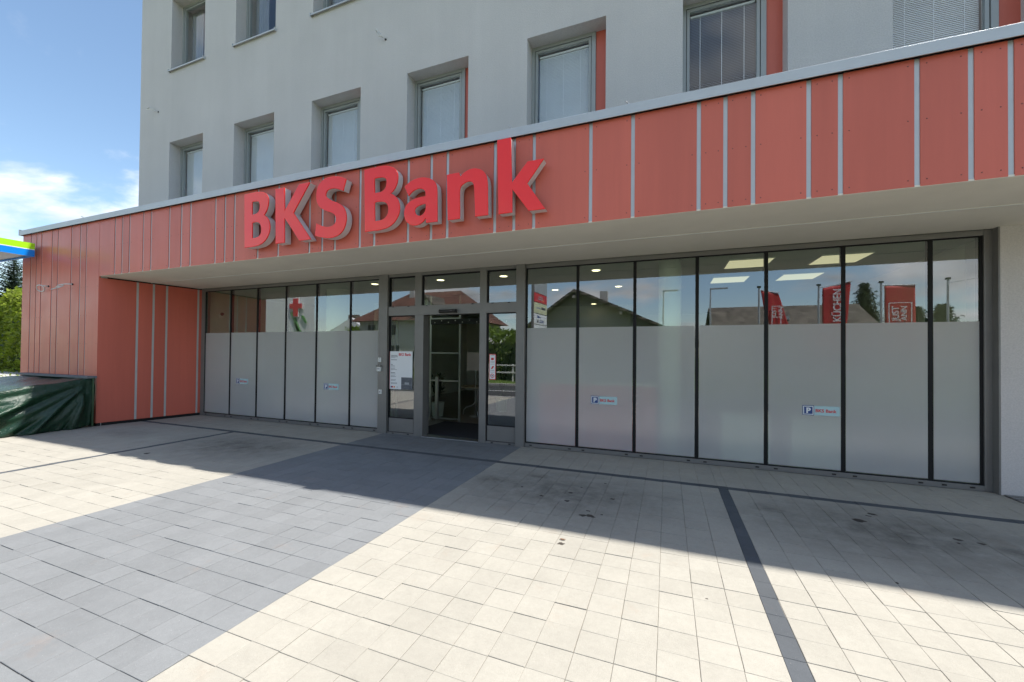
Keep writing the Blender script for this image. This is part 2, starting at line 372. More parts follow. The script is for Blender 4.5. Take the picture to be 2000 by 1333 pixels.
def blind_mesh(x0, x1, z0, z1, y, tilt, pitch=.024):
    mb = MB(); n = int((z1-z0)/pitch); hw = .0168
    for i in range(n):
        z = z1-pitch*(i+.5); c, s_ = math.cos(tilt)*hw, math.sin(tilt)*hw
        mb.pts([(x0, y-c, z-s_), (x1, y-c, z-s_), (x0, y, z+.002), (x1, y, z+.002), (x0, y+c, z+s_), (x1, y+c, z+s_)], [(0,1,3,2),(2,3,5,4)])
    for t in (.16, .5, .84):
        xx = x0+(x1-x0)*t; mb.box(xx-.003, xx+.003, y-.0165, y-.0155, z0, z1)
    mb.box(x0, x1, y-.015, y+.015, z1+.012, z1+.04)
    return mb
def window(i, x0, x1, z0, z1, tilt, drop, sill, cur=False):
    Y = .10; f = MB(); t = .055; xr = x1-.20
    f.box(x0-.02, x0+t, Y, Y+.09, z0, z1+.02); f.box(xr-.07, xr, Y, Y+.09, z0, z1+.02)
    f.box(x0+t, xr-.07, Y, Y+.09, z1-t, z1+.02); f.box(x0+t, xr-.07, Y, Y+.09, z0, z0+t)
    W = f.build('window', 'win_frame', BL, .003)
    g_ = MB(); a0, a1, b0, b1 = x0+t+.008, xr-.078, z0+t+.008, z1-t-.008; s = .042
    g_.box(a0, a0+s, Y+.012, Y+.075, b0, b1); g_.box(a1-s, a1, Y+.012, Y+.075, b0, b1); g_.box(a0+s, a1-s, Y+.012, Y+.075, b1-s, b1); g_.box(a0+s, a1-s, Y+.012, Y+.075, b0, b0+s)
    g_.build('sash', 'win_frame', W, .003)
    k = MB(); k.box(x0+t, xr-.07, Y+.078, Y+.088, z0+t, z1-t); 
    k = MB()
    for q in ((a0-.009, a0-.001, b0-.008, b1+.008), (a1+.001, a1+.007, b0-.008, b1+.008)): k.box(q[0], q[1], Y+.03, Y+.07, q[2], q[3])
    k.box(a0, a1, Y+.03, Y+.07, b1+.001, b1+.007); k.build('gasket', 'gasket', W)
    bx('pane', 'glass_upper', W, a0+s-.01, a1-s+.01, Y+.035, Y+.047, b0+s-.01, b1-s+.01)
    bx('side_panel', 'cladding', W, xr+.002, x1+.02, Y+.02, Y+.06, z0, z1+.02)
    if sill:
        sm = MB(); sm.prism([(YW-.055, z0-.004), (YW-.055, z0-.035), (YW-.05, z0-.035), (YW-.045, z0-.008), (Y+.01, z0+.012), (Y+.01, z0+.018)], 'x', x0-.03, x1+.03)
        sm.build('sill', 'alu_light', W, .002)
        for xx in (x0-.034, x1+.026): bx('sill_end', 'alu_light', W, xx, xx+.012, YW-.06, Y, z0-.04, z0+.025)
    if drop: blind_mesh(a0+s+.01, a1-s-.01, b1-s-.06-drop*(b1-b0-2*s-.07), b1-s-.06, Y+.10, tilt).build('blind', 'blind_slat', W)
    if cur:
        c = MB(); n = 26; xa, xb = a0, a0+(a1-a0)*cur
        vs = []; fs = []
        for j in range(n+1):
            xx = xa+(xb-xa)*j/n; yy = Y+.2+.03*math.sin(j*1.7)+.01*math.sin(j*4.1)
            vs += [(xx, yy, b0), (xx, yy, b1), (xx, yy+.004, b0), (xx, yy+.004, b1)]
            if j: k0 = 4*(j-1); fs += [(k0, k0+4, k0+5, k0+1), (k0+3, k0+7, k0+6, k0+2)]
        c.pts(vs, fs).build('curtain', 'curtain', W, smooth=True)
    return W
tl = [70, 70, 69, 68, 68, 24, 60, 60, 55, 60, 50, 58, 30, 60]
for i, (a, c) in enumerate(wins):
    window(i, a, c, 5.05, 6.91, R(tl[i]), 1.0, False)
for i, (a, c) in enumerate(wins):
    window(i, a, c, 8.75, 10.61, R(50), .0 if i in (0, 1, 3) else .55, True, .45 if i in (0, 1, 2) else 0)
for z0, z1, y in ((4.6, 7.2, 2.6), (8.2, 11.0, 2.6)):
    bx('office_back_wall', 'office_dark', BL, WX0+.3, WX1-.3, y, y+.1, z0, z1)

# canopy and wing, red boards
XL, XC, XR = -14.21, -10.985, 22.0  # canopy runs on unseen to the right, added length shades the return wall
strips = [-13.83,-13.57,-13.34,-12.88,-12.63,-12.07,-11.72,-11.48,-10.985,-10.43,-10.18,-9.93,-9.48,-9.23,-8.67,-8.32,-8.06,-7.38,-7.13,-6.89,-6.32,-5.85,-5.18,-4.92,-4.67,-4.2,-3.94,-3.36,-2.99,-2.74,-2.05,-1.79,-1.53,-.84,-.37,.30,.55,.80,1.27,1.52,2.08,2.44,2.69]
xx = 2.69
for d in (.56, .25, .47, .25, .26, .67, .47, .25, .36, .55, .25, .67, .25)*4:
    xx += d
    if xx < XR-.3: strips.append(xx)
SW = .041; TH = .03
core = MB(); core.box(XL+.03, XC, YF+TH+.012, 8.5, 0, ZC); core.box(XC, XR, YF+TH+.012, YW, ZS+.02, ZC); core.build('canopy_core', 'concrete', BL)
def rivets(name, parent, xs, zs, y):
    mb = MB()
    for x_ in xs:
        for z_ in zs:
            n = 6; r = .0062
            vs = [(x_+r*math.cos(2*math.pi*j/n), y, z_+r*math.sin(2*math.pi*j/n)) for j in range(n)]+[(x_+r*.7*math.cos(2*math.pi*j/n), y-.003, z_+r*.7*math.sin(2*math.pi*j/n)) for j in range(n)]
            mb.pts(vs, [tuple(range(n, 2*n))]+[(j, (j+1) % n, (j+1) % n+n, j+n) for j in range(n)])
    o = mb.build(name, 'rivet', parent); o['kind'] = 'stuff'; return o
edges = [XL]+strips+[XR]
for i in range(len(edges)-1):
    a, c = edges[i]+(SW/2 if i else 0), edges[i+1]-(SW/2 if i+2 < len(edges) else 0)
    if abs(edges[i]-XC) < .001: a = XC+.005
    if abs(edges[i+1]-XC) < .001: c = XC-.005
    full = edges[i+1] <= XC+.01
    z0 = .06 if full else ZS+.004
    jit = rng.uniform(-.0015, .0015)
    P = bx('cladding_panel', 'cladding', BL, a, c, YF+jit, YF+TH, z0, ZC-.004, .0012)
    zs = [ZC-.06, (z0+ZC)/2+.02, z0+.06] if not full else [ZC-.06, 3.55, 2.9, 2.3, 1.7, 1.15, .5, .1]
    rivets('rivet_row', P, (a+.045, c-.045), zs, YF+jit)
for x_ in strips[:-1]:
    if abs(x_-XC) < .001: continue
    z0 = .06 if x_ < XC+.01 else ZS+.004
    bx('joint_strip', 'alu_light', BL, x_-SW/2+.0005, x_+SW/2-.0005, YF+.009, YF+TH+.01, z0, ZC-.004)
cp = MB(); cp.prism([(YF-.055, ZC-.012), (YF-.055, ZT-.006), (YF-.05, ZT), (YW-.001, ZT+.04), (YW-.001, ZT+.03), (YF-.045, ZT-.012), (YF-.045, ZC-.012)], 'x', XL-.045, XR)
cp.build('coping', 'alu_light', BL, .002)
bx('coping_end', 'alu_light', BL, XL-.05, XL-.046, YF-.06, YW, ZC-.012, ZT+.03)
bx('plinth', 'gasket', BL, XL+.02, XC-.01, YF+.02, YF+.05, -.05, .06)
# return wall of the wing (slightly out of square)
RA, RB = Vector((XC, YF+.001, 0)), Vector((-10.70, .06, 0))
rd = (RB-RA); rl = rd.length; rd.normalize(); rn = Vector((rd.y, -rd.x, 0))
def rbox(name, mat, parent, s0, s1, d0, d1, z0, z1, bevel=0):
    mb = MB(); vs = []
    for z in (z0, z1):
        for (s, d) in ((s0, d0), (s1, d0), (s1, d1), (s0, d1)): p = RA+rd*s+rn*d; vs.append((p.x, p.y, z))
    mb.pts(vs, [(0,3,2,1),(4,5,6,7),(0,1,5,4),(1,2,6,5),(2,3,7,6),(3,0,4,7)]); return mb.build(name, mat, parent, bevel)
rs = [0.62, .90, 1.14, 1.76]
rbox('return_wall', 'concrete', BL, 0.03, rl, -.25, -.032, 0, 3.3)
e = [-.004]+rs+[rl]
for i in range(5):
    a, c = e[i]+(SW/2 if i else 0), e[i+1]-(SW/2 if i < 4 else 0)
    rbox('return_panel', 'cladding', BL, a, c, -.03, 0, .06, ZS-.03, .0012)
for s in rs: rbox('joint_strip', 'alu_light', BL, s-SW/2+.0005, s+SW/2-.0005, -.028, -.007, .06, ZS-.03)
rbox('plinth', 'gasket', BL, .02, rl, -.03, -.012, -.02, .06)
bx('plinth', 'gasket', BL, XC-.07, XC+.003, YF+.012, YF+.07, -.02, .0595)
rbox('shadow_joint', 'gasket', BL, 0.02, rl, -.028, -.02, ZS-.03, ZS+.05)
# soffit in two boards with a light seam
bx('soffit_panel', 'soffit', BL, XC+.01, XR, YF+.004, -1.016, ZS, ZS+.018)
bx('soffit_panel', 'soffit', BL, XC+.01, XR, -1.004, -.07, ZS, ZS+.018)
bx('soffit_seam', 'white_plastic', BL, XC+.05, XR, -1.019, -1.001, ZS-.007, ZS+.01)
bx('soffit_panel', 'soffit', BL, 3.6, XR, -.07, YW+.001, ZS, ZS+.018)

# shopfront ---------------------------------------------------------
SH = MB()
SH.box(-10.72, -10.60, -.05, .08, 0, ZS); S2 = MB(); S2.box(3.50, 3.583, -.05, .10, 0, ZS); S2.box(-2.255, 3.50, -.048, .08, 3.035, ZS); S2.box(-2.255, 3.50, -.052, .08, 0, .062)
SH.box(-10.60, -5.30, -.048, .08, 3.035, ZS)
SH.box(-10.60, -5.30, -.052, .08, 0, .062)
shop = SH.build('shopfront_frame', 'frame_grey', BL, .003); S2.build('shopfront_frame', 'frame_grey', BL, .003)
inn = MB(); inn.box(3.57, 3.586, YW+.004, -.05, 0, ZS); inn.build('reveal', 'frame_grey', BL)
lb = [-10.60, -9.69, -8.79, -7.89, -6.99, -6.07, -5.30]; rb = [-2.255, -1.368, -.475, .404, 1.28, 2.152, 3.026, 3.50]
ZF = 2.012
for bays in (lb, rb):
    for i in range(len(bays)-1):
        a, c = bays[i], bays[i+1]
        la, lc = a+(.024 if i else .012), c-(.024 if i+2 < len(bays) else .012)
        P = bx('glass_pane', 'glass_clear', BL, la, lc, -.018, -.006, .068, 3.029)
        Fm = bx('frosted_film', 'frosted', P, la+.004, lc-.004, -.0235, -.0195, .085, ZF)
        ka, kb = rng.uniform(-.0028, .0028), rng.uniform(-.0009, .0009)      # panes never sit dead flat
        for q in (P, Fm):
            for v in q.data.vertices: v.co.y += ka*(v.co.x-(a+c)/2)+kb*(v.co.z-1.55)
        if i: bx('black_joint', 'gasket', BL, a-.0225, a+.0225, -.026, .04, .064, 3.033)
        bx('gasket', 'gasket', P, a, c, -.03, -.02, .0625, .074); bx('gasket', 'gasket', P, a, c, -.03, -.02, 3.018, 3.0345)
        if i == 0: bx('gasket', 'gasket', P, a, a+.02, -.03, -.02, .074, 3.018)
        if i == len(bays)-2: bx('gasket', 'gasket', P, c-.03, c, -.03, -.02, .074, 3.018)
        for xx in (a+.11, c-.11): bx('drain_cap', 'black_plastic', BL, xx-.022, xx+.022, -.058, -.05, .026, .044)
# entrance
EN = MB()
EN.box(-5.30, -5.09, -.10, .10, 0, ZS-.002); EN.box(-2.412, -2.255, -.10, .10, 0, ZS-.002)
EN.box(-5.09, -2.412, -.07, .09, 3.045, ZS-.002); EN.box(-5.09, -2.412, -.075, .10, 2.29, 2.47)
EN.box(-4.476, -4.28, -.072, .09, 0, 2.29); EN.box(-4.476, -4.33, -.071, .09, 2.47, 3.045)
EN.box(-3.113, -2.98, -.072, .09, 0, 2.29); EN.box(-3.113, -2.98, -.071, .09, 2.47, 3.045)
EN.box(-5.09, -4.476, -.068, .08, 0, .035); EN.box(-2.98, -2.412, -.068, .08, 0, .035)
D = EN.build('entrance_frame', 'frame_grey', BL, .003)
for (a, c) in ((-5.09, -4.476), (-2.98, -2.412)):
    bx('kick_panel', 'frame_grey', D, a+.025, c-.02, -.05, 0, .045, .305, .002)
    bx('kick_gasket', 'gasket', D, a+.001, c-.001, -.04, -.005, .035, .325)
    bx('side_pane', 'glass_clear', D, a+.02, c-.015, -.03, -.018, .325, 2.285)
    gk = MB(); gk.box(a+.001, a+.026, -.045, -.01, .325, 2.289); gk.box(c-.016, c-.001, -.045, -.01, .325, 2.289); gk.box(a+.026, c-.016, -.045, -.01, 2.272, 2.289); gk.build('gasket', 'gasket', D)
for (a, c) in ((-5.09, -4.476), (-4.33, -3.113), (-2.98, -2.412)):
    bx('transom_pane', 'glass_clear', D, a+.02, c-.01, -.03, -.018, 2.475, 3.04)
    gk = MB(); gk.box(a+.001, a+.026, -.045, -.01, 2.471, 3.044); gk.box(a+.026, c-.001, -.045, -.01, 3.02, 3.044); gk.build('gasket', 'gasket', D)
    for xx in (a+.12, c-.14): bx('drain_cap', 'black_plastic', D, xx-.02, xx+.02, -.083, -.074, 2.452, 2.467)
for xx in (-4.95, -4.6, -2.85, -2.52): bx('drain_cap', 'black_plastic', D, xx-.02, xx+.02, -.076, -.067, .012, .027)
sm = MB(); sm.prism([(-.155, 2.32), (-.16, 2.345), (-.14, 2.368), (-.077, 2.368), (-.077, 2.315), (-.13, 2.312)], 'x', -3.90, -3.565); S_ = sm.build('motion_sensor', 'black_plastic', D, .006)
bx('sensor_lens', 'steel', S_, -3.66, -3.63, -.157, -.150, 2.335, 2.35)
bx('threshold', 'steel', D, -4.28, -3.113, -.09, .12, -.02, .012, .003)
# sliding leaves behind the side panes
for (a, c) in ((-5.06, -4.30), (-3.09, -2.42)):
    l_ = MB(); l_.box(a, a+.045, .13, .17, .02, 2.28); l_.box(c-.045, c, .13, .17, .02, 2.28); l_.box(a+.045, c-.045, .13, .17, .02, .10); l_.box(a+.045, c-.045, .13, .17, 2.2, 2.28)
    lf = l_.build('sliding_leaf', 'frame_grey', D); bx('leaf_pane', 'glass_inner', lf, a+.04, c-.04, .145, .153, .09, 2.21)

# ------------------------------------------------------------------ interior of the branch
simple('int_floor', (.16, .145, .125), .5, var=.1)
simple('int_ceiling', (.40, .44, .37), .9, var=.03)
simple('int_wall', (.72, .70, .65), .9, var=.04)
simple('column_white', (.85, .88, .85), .7, var=.02)
simple('counter_red', (.85, .06, .05), .5)
simple('mat_dark', (.018, .02, .026), .95, var=.15, vs=40)
struct(bx('interior_floor', 'int_floor', None, -10.66, 3.58, .081, 8.9, -.3, .002))
struct(bx('interior_ceiling', 'int_ceiling', None, -10.9, 3.9, .09, 8.9, 3.052, 3.15))
struct(bx('interior_wall', 'int_wall', None, -10.9, 3.9, 8.9, 9.0, 0, 3.06))
struct(bx('interior_wall', 'int_wall', None, -10.95, -10.70, .10, 8.9, 0, 3.06))
struct(bx('interior_wall', 'int_wall', None, 3.59, 3.75, .44, 8.9, 0, 3.06))
struct(bx('interior_wall', 'int_wall', None, -8.2, -8.05, 3.2, 8.9, 0, 3.06))
struct(bx('interior_wall', 'int_wall', None, -3.5, -1.0, 5.6, 5.75, 0, 3.06))
for nm, c, r, lab in (('interior_column', (-7.35, .95), .27, 'pale round column standing behind the glass left of the entrance'), ('interior_column', (.03, .28), .165, 'white round column standing behind the glass right of the entrance')):
    o = MB().cyl(c, r, 0, 3.053, 40).build(nm, 'column_white', None, smooth=True); tag(o, lab, 'column')
mt = tag(bx('door_mat', 'mat_dark', None, -4.75, -2.75, .12, 1.55, .001, .016), 'black ribbed door mat inside the entrance', 'mat')
ct = thing('service_counter', 'red fronted service counter behind the frosted glass near the entrance', 'counter', (-1.1, .5, 0))
bx('front', 'counter_red', ct, -2.05, -.16, .13, .19, 0, 1.08); bx('top', 'white_plastic', ct, -2.08, -.13, .11, .9, 1.08, 1.12)
bx('side', 'counter_red', ct, -2.05, -2.0, .19, .88, 0, 1.08)
for (a, lab) in ((.75, 'pale low cabinet behind the frosted glass beside the round column'), (1.62, 'pale low cabinet behind the frosted glass below the parking sign')):
    cb_ = thing('low_cabinet', lab, 'cabinet', (a+.35, .6, 0))
    bx('body', 'white_plastic', cb_, a, a+.62, .16, .6, .06, .72); bx('plinth', 'black_plastic', cb_, a+.03, a+.59, .19, .58, 0, .06)
emit('lamp_warm', (1, .86, .60), .5); emit('lamp_down', (1, .82, .56), 4.5)
DL = [(-1.17,.55,'first downlight right of the entrance, close to the glass'),(-.99,2.37,'downlight deep in the room right of the entrance'),(-4.27,.5,'downlight above the door opening, close to the glass'),(-5.26,2.31,'downlight further inside behind the door transom'),(-2.91,.53,'downlight above the right side pane of the entrance'),(-5.88,.47,'downlight in the last bay left of the entrance'),(-2.4,2.4,'downlight above the reflected signpost right of the entrance'),(-2.0,5.2,'downlight far back in the room')]
for (x_, y_, lab) in DL:
    t = thing('ceiling_downlight', 'round warm '+lab, 'ceiling light', (x_, y_, 3.04), 'round downlights in the branch ceiling')
    n = 20; ring = MB(); vs = []
    for rr, z in ((.095, 3.051), (.095, 3.043), (.075, 3.041), (.072, 3.047)):
        vs += [(x_+rr*math.cos(2*math.pi*j/n), y_+rr*math.sin(2*math.pi*j/n), z) for j in range(n)]
    ring.pts(vs, [(k*n+j, k*n+(j+1) % n, (k+1)*n+(j+1) % n, (k+1)*n+j) for k in range(3) for j in range(n)]); ring.build('ring', 'white_plastic', t)
    MB().cyl((x_, y_), .073, 3.045, 3.0505, n).build('diffuser', 'lamp_down', t)
for (x_, y_, lab) in ((1.18,.76,'square ceiling light panel beside the glass, next to the column'),(2.39,.85,'square ceiling light panel beside the glass, next to the pier'),(2.24,2.25,'square ceiling light panel in the second row, next to the pier'),(1.1,2.2,'square ceiling light panel in the second row, next to the column')):
    t = thing('ceiling_light_panel', 'warm '+lab, 'ceiling light', (x_, y_, 3.03), 'square light panels in the branch ceiling')
    bx('frame', 'white_plastic', t, x_-.31, x_+.31, y_-.31, y_+.31, 3.036, 3.0515); bx('diffuser', 'lamp_warm', t, x_-.295, x_+.295, y_-.295, y_+.295, 3.031, 3.0355)
# inner door screen of the lobby
IS = thing('lobby_screen', 'glazed inner lobby door with metal rails and dotted black band', 'door', (-4.4, 1.6, 0))
f = MB()
for xx in (-5.32, -5.2, -4.43, -3.02): f.box(xx, xx+.045, 1.58, 1.62, 0, 2.9)
for z in (.05, .92, 1.56, 2.36): f.box(-5.155, -4.43, 1.585, 1.615, z, z+.035)
f.build('frame', 'steel', IS)
bx('pane', 'glass_inner', IS, -5.155, -4.43, 1.597, 1.603, .05, 2.88)
bx('band', 'black_plastic', IS, -5.16, -3.05, 1.555, 1.575, 2.24, 2.36)
for j in range(11):
    MB().tube([(-5.05+.18*j, 1.554, 2.30+(.02 if j % 2 else -.02)), (-5.05+.18*j, 1.548, 2.30+(.02 if j % 2 else -.02))], .013, 8).build('dot', 'white_plastic', IS)
bx('pull_handle', 'steel', IS, -5.0, -4.92, 1.50, 1.56, .05, 1.03, .01)
bx('header', 'frame_grey', IS, -5.32, -2.975, 1.57, 1.63, 2.9, 3.05)
simple('wood_top', (.33, .24, .15), .4)
tb = thing('round_table', 'small round table with bent chrome legs seen through the open door', 'table', (-4.6, 2.9, 0))
MB().cyl((-4.6, 2.9), .42, .70, .73, 32).build('table_top', 'wood_top', tb)
for k in range(4):
    a = k*math.pi/2+.5; ca, sa = math.cos(a), math.sin(a)
    MB().tube([(-4.6+.05*ca, 2.9+.05*sa, .70), (-4.6+.05*ca, 2.9+.05*sa, .32), (-4.6+.10*ca, 2.9+.10*sa, .24), (-4.6+.28*ca, 2.9+.28*sa, .18), (-4.6+.34*ca, 2.9+.34*sa, .12), (-4.6+.35*ca, 2.9+.35*sa, 0)], .014, 8).build('leg', 'steel', tb)
bd = thing('display_board', 'pinkish white square display board standing inside the entrance', 'board', (-4.45, 2.5, 0))
simple('board_pale', (.62, .5, .46), .6); bx('panel', 'board_pale', bd, -4.69, -4.25, 2.49, 2.53, 1.15, 1.6); MB().cyl((-4.47, 2.54), .015, 0, 1.2, 10).build('post', 'steel', bd); MB().cyl((-4.47, 2.54), .15, 0.003, .02, 20).build('foot', 'steel', bd)
simple('leaf_dark', (.03, .065, .025), .5, var=.3, vs=20)
def leafquad(mb, p, d, w, l):
    d = d.normalized(); s = d.cross(Vector((0, 0, 1))); s = s.normalized() if s.length > .01 else Vector((1, 0, 0)); u = s.cross(d)
    mb.pts([p, p+d*l*.4+s*w+u*w*.2, p+d*l, p+d*l*.4-s*w+u*w*.2], [(0,1,2,3)])
def potplant(loc, h, lab, seed):
    rr = random.Random(seed); t = thing('potted_plant', lab, 'plant', loc)
    x_, y_, _ = loc; MB().tube([(x_, y_, 0), (x_, y_, .35)], .13, 16, .17).build('pot', 'white_plastic', t)
    lv = MB(); st = MB()
    for k in range(9):
        a = rr.uniform(0, 6.28); top = Vector((x_+rr.uniform(.1, .3)*math.cos(a), y_+rr.uniform(.1, .3)*math.sin(a), h*rr.uniform(.65, 1))); b0 = Vector((x_, y_, .33)); st.tube([b0, (b0+top)/2+Vector((0, 0, .1)), top], .008, 5)
        for j in range(10):
            p = b0.lerp(top, .35+.65*j/9); d = Vector((rr.gauss(0, 1), rr.gauss(0, 1), rr.uniform(-.2, .8))); leafquad(lv, p, d, .035, rr.uniform(.14, .24))
    st.build('stem', 'leaf_dark', t); lv.build('leaves', 'leaf_dark', t)
potplant((-5.35, 2.2, 0), 1.1, 'leafy potted plant behind the inner lobby door', 3); potplant((-4.2, 3.6, 0), 1.9, 'tall potted plant beside the display board inside the entrance', 5)
# camera inside the corner bay
cc_ = thing('security_camera', 'white bullet security camera hanging inside the corner bay window', 'camera', (-10.45, .35, 2.5))
MB().tube([(-10.62, .35, 2.44), (-10.47, .28, 2.50)], .035, 14).build('body', 'white_plastic', cc_); MB().tube([(-10.70, .35, 2.5), (-10.56, .33, 2.5)], .016, 8).build('bracket', 'white_plastic', cc_); MB().tube([(-10.475, .283, 2.498), (-10.45, .272, 2.508)], .039, 14).build('lens_hood', 'black_plastic', cc_)

# ------------------------------------------------------------------ sign letters
LET = {
'B': [[(-6.436,4.12,1),(-6.245,4.127,0),(-6.094,4.122,0),(-5.977,4.089,0),(-5.901,4.018,0),(-5.887,3.929,0),(-5.917,3.823,0),(-5.984,3.737,1),(-5.89,3.666,0),(-5.849,3.552,0),(-5.869,3.434,0),(-5.944,3.337,0),(-6.067,3.276,0),(-6.208,3.258,0),(-6.412,3.258,1)],[(-6.26,3.984,1),(-6.178,3.985,0),(-6.106,3.968,0),(-6.078,3.909,0),(-6.088,3.832,0),(-6.141,3.785,0),(-6.255,3.769,1)],[(-6.249,3.645,1),(-6.138,3.646,0),(-6.067,3.608,0),(-6.034,3.527,0),(-6.047,3.451,0),(-6.109,3.402,0),(-6.243,3.389,1)]],
'K': [[(-5.733,4.112,1),(-5.547,4.112,1),(-5.532,3.743,1),(-5.236,4.118,1),(-5.026,4.117,1),(-5.349,3.7,1),(-4.988,3.262,1),(-5.211,3.26,1),(-5.536,3.653,1),(-5.527,3.26,1),(-5.711,3.258,1)]],
'S': [[(-4.326,4.063,1),(-4.377,3.907,1),(-4.526,3.961,0),(-4.644,3.963,0),(-4.699,3.919,0),(-4.692,3.857,0),(-4.588,3.787,0),(-4.47,3.737,0),(-4.366,3.663,0),(-4.315,3.547,0),(-4.323,3.419,0),(-4.385,3.315,0),(-4.5,3.256,0),(-4.657,3.246,0),(-4.9,3.304,1),(-4.876,3.481,1),(-4.713,3.415,0),(-4.581,3.411,0),(-4.51,3.459,0),(-4.505,3.539,0),(-4.565,3.602,0),(-4.691,3.653,0),(-4.799,3.712,0),(-4.869,3.808,0),(-4.882,3.934,0),(-4.84,4.052,0),(-4.727,4.123,0),(-4.582,4.137,0),(-4.451,4.117,0)]],
'B2': [[(-3.993,4.14,1),(-3.857,4.146,0),(-3.709,4.148,0),(-3.602,4.137,0),(-3.505,4.098,0),(-3.443,4.037,0),(-3.425,3.959,0),(-3.445,3.86,0),(-3.491,3.792,0),(-3.548,3.752,1),(-3.471,3.706,0),(-3.413,3.636,0),(-3.39,3.539,0),(-3.405,3.446,0),(-3.465,3.359,0),(-3.569,3.295,0),(-3.705,3.27,0),(-3.843,3.268,0),(-3.968,3.27,1)],[(-3.82,3.998,1),(-3.746,4.001,0),(-3.667,3.992,0),(-3.618,3.961,0),(-3.608,3.907,0),(-3.626,3.838,0),(-3.684,3.795,0),(-3.812,3.79,1)],[(-3.812,3.663,1),(-3.731,3.665,0),(-3.643,3.649,0),(-3.589,3.603,0),(-3.571,3.537,0),(-3.586,3.468,0),(-3.639,3.414,0),(-3.707,3.398,0),(-3.803,3.396,1)]],
'a': [[(-3.306,3.809,1),(-3.212,3.865,0),(-3.103,3.891,0),(-2.996,3.885,0),(-2.898,3.849,0),(-2.831,3.786,0),(-2.808,3.693,0),(-2.803,3.504,0),(-2.799,3.285,1),(-2.962,3.287,1),(-2.972,3.358,1),(-3.032,3.296,0),(-3.121,3.271,0),(-3.213,3.288,0),(-3.287,3.355,0),(-3.312,3.451,0),(-3.29,3.534,0),(-3.226,3.592,0),(-3.127,3.625,0),(-2.976,3.636,1),(-2.984,3.702,0),(-3.029,3.743,0),(-3.092,3.755,0),(-3.174,3.736,0),(-3.246,3.68,1)],[(-2.973,3.54,1),(-3.053,3.535,0),(-3.125,3.51,0),(-3.147,3.47,0),(-3.133,3.422,0),(-3.087,3.39,0),(-3.033,3.391,0),(-2.989,3.428,0),(-2.972,3.472,1)]],
'n': [[(-2.659,3.868,1),(-2.486,3.871,1),(-2.469,3.81,1),(-2.407,3.859,0),(-2.325,3.888,0),(-2.243,3.885,0),(-2.162,3.849,0),(-2.106,3.781,0),(-2.085,3.678,0),(-2.081,3.532,0),(-2.076,3.286,1),(-2.246,3.286,1),(-2.257,3.51,0),(-2.266,3.658,0),(-2.292,3.722,0),(-2.344,3.743,0),(-2.405,3.729,0),(-2.462,3.686,0),(-2.473,3.585,0),(-2.47,3.445,0),(-2.468,3.286,1),(-2.639,3.285,1)]],
'k': [[(-1.955,4.185,1),(-1.783,4.186,1),(-1.762,3.631,1),(-1.562,3.859,1),(-1.366,3.861,1),(-1.569,3.603,1),(-1.345,3.273,1),(-1.541,3.274,1),(-1.758,3.567,1),(-1.755,3.281,1),(-1.929,3.280,1)]]}
def smooth_path(pts, n=6):
    out = []; N_ = len(pts)
    for i in range(N_):
        p1, p2 = pts[i], pts[(i+1) % N_]; p0, p3 = pts[i-1], pts[(i+2) % N_]
        a, b_ = Vector(p1[:2]), Vector(p2[:2])
        if p1[2] and p2[2]: out.append(a); continue
        m1 = (b_-Vector(p0[:2]))*.5 if not p1[2] else (b_-a)*.9
        m2 = (Vector(p3[:2])-a)*.5 if not p2[2] else (b_-a)*.9
        if p1[2]: m1 = (b_-a)*1.5-m2*.5
        if p2[2]: m2 = (b_-a)*1.5-m1*.5
        for k in range(n):
            t = k/n; h = (2*t**3-3*t*t+1, t**3-2*t*t+t, -2*t**3+3*t*t, t**3-t*t)
            out.append(a*h[0]+m1*h[1]+b_*h[2]+m2*h[3])
    return out
def plate(contours, half, y, off_=0.0, bev=0.0):
    cu = bpy.data.curves.new('letter', 'CURVE'); cu.dimensions = '2D'; cu.fill_mode = 'BOTH'; cu.extrude = half; cu.offset = off_; cu.bevel_depth = bev; cu.bevel_resolution = 1
    for c in contours:
        p = smooth_path(c); s = cu.splines.new('POLY'); s.points.add(len(p)-1)
        for q, v in zip(s.points, p): q.co = (v.x, v.y, 0, 1)
        s.use_cyclic_u = True
    ob = bpy.data.objects.new('letter', cu); col.objects.link(ob); dg = bpy.context.evaluated_depsgraph_get(); dg.update()
    me = bpy.data.meshes.new_from_object(ob.evaluated_get(dg)); bpy.data.objects.remove(ob); bpy.data.curves.remove(cu)
    mb = MB(); mb.v = [(v.co.x, y-v.co.z, v.co.y) for v in me.vertices]; mb.f = [tuple(p.vertices) for p in me.polygons]; bpy.data.meshes.remove(me); return mb
SG = thing('channel_letter_sign', 'large red channel letters reading BKS Bank on the canopy front', 'sign', (-3.9, YF, 3.26))
for k, cs in LET.items():
    body = plate(cs, .053, YF-.03-.056).build('letter', 'letter_return', SG)
    plate(cs, .0055, YF-.144, 0.0, .0035).build('letter_face', 'letter_red', body)
    fx = MB()
    xs_ = [p[0] for p in cs[0]]; cxm = (min(xs_)+max(xs_))/2
    for q in (cs[0][0], cs[0][len(cs[0])//2]):
        qx = q[0]*.93+cxm*.07; qz = q[1]*.95+3.69*.05
        fx.tube([(qx, YF-.031, qz), (qx, YF+.005, qz)], .012, 8)
    fx.build('standoff', 'steel', body)

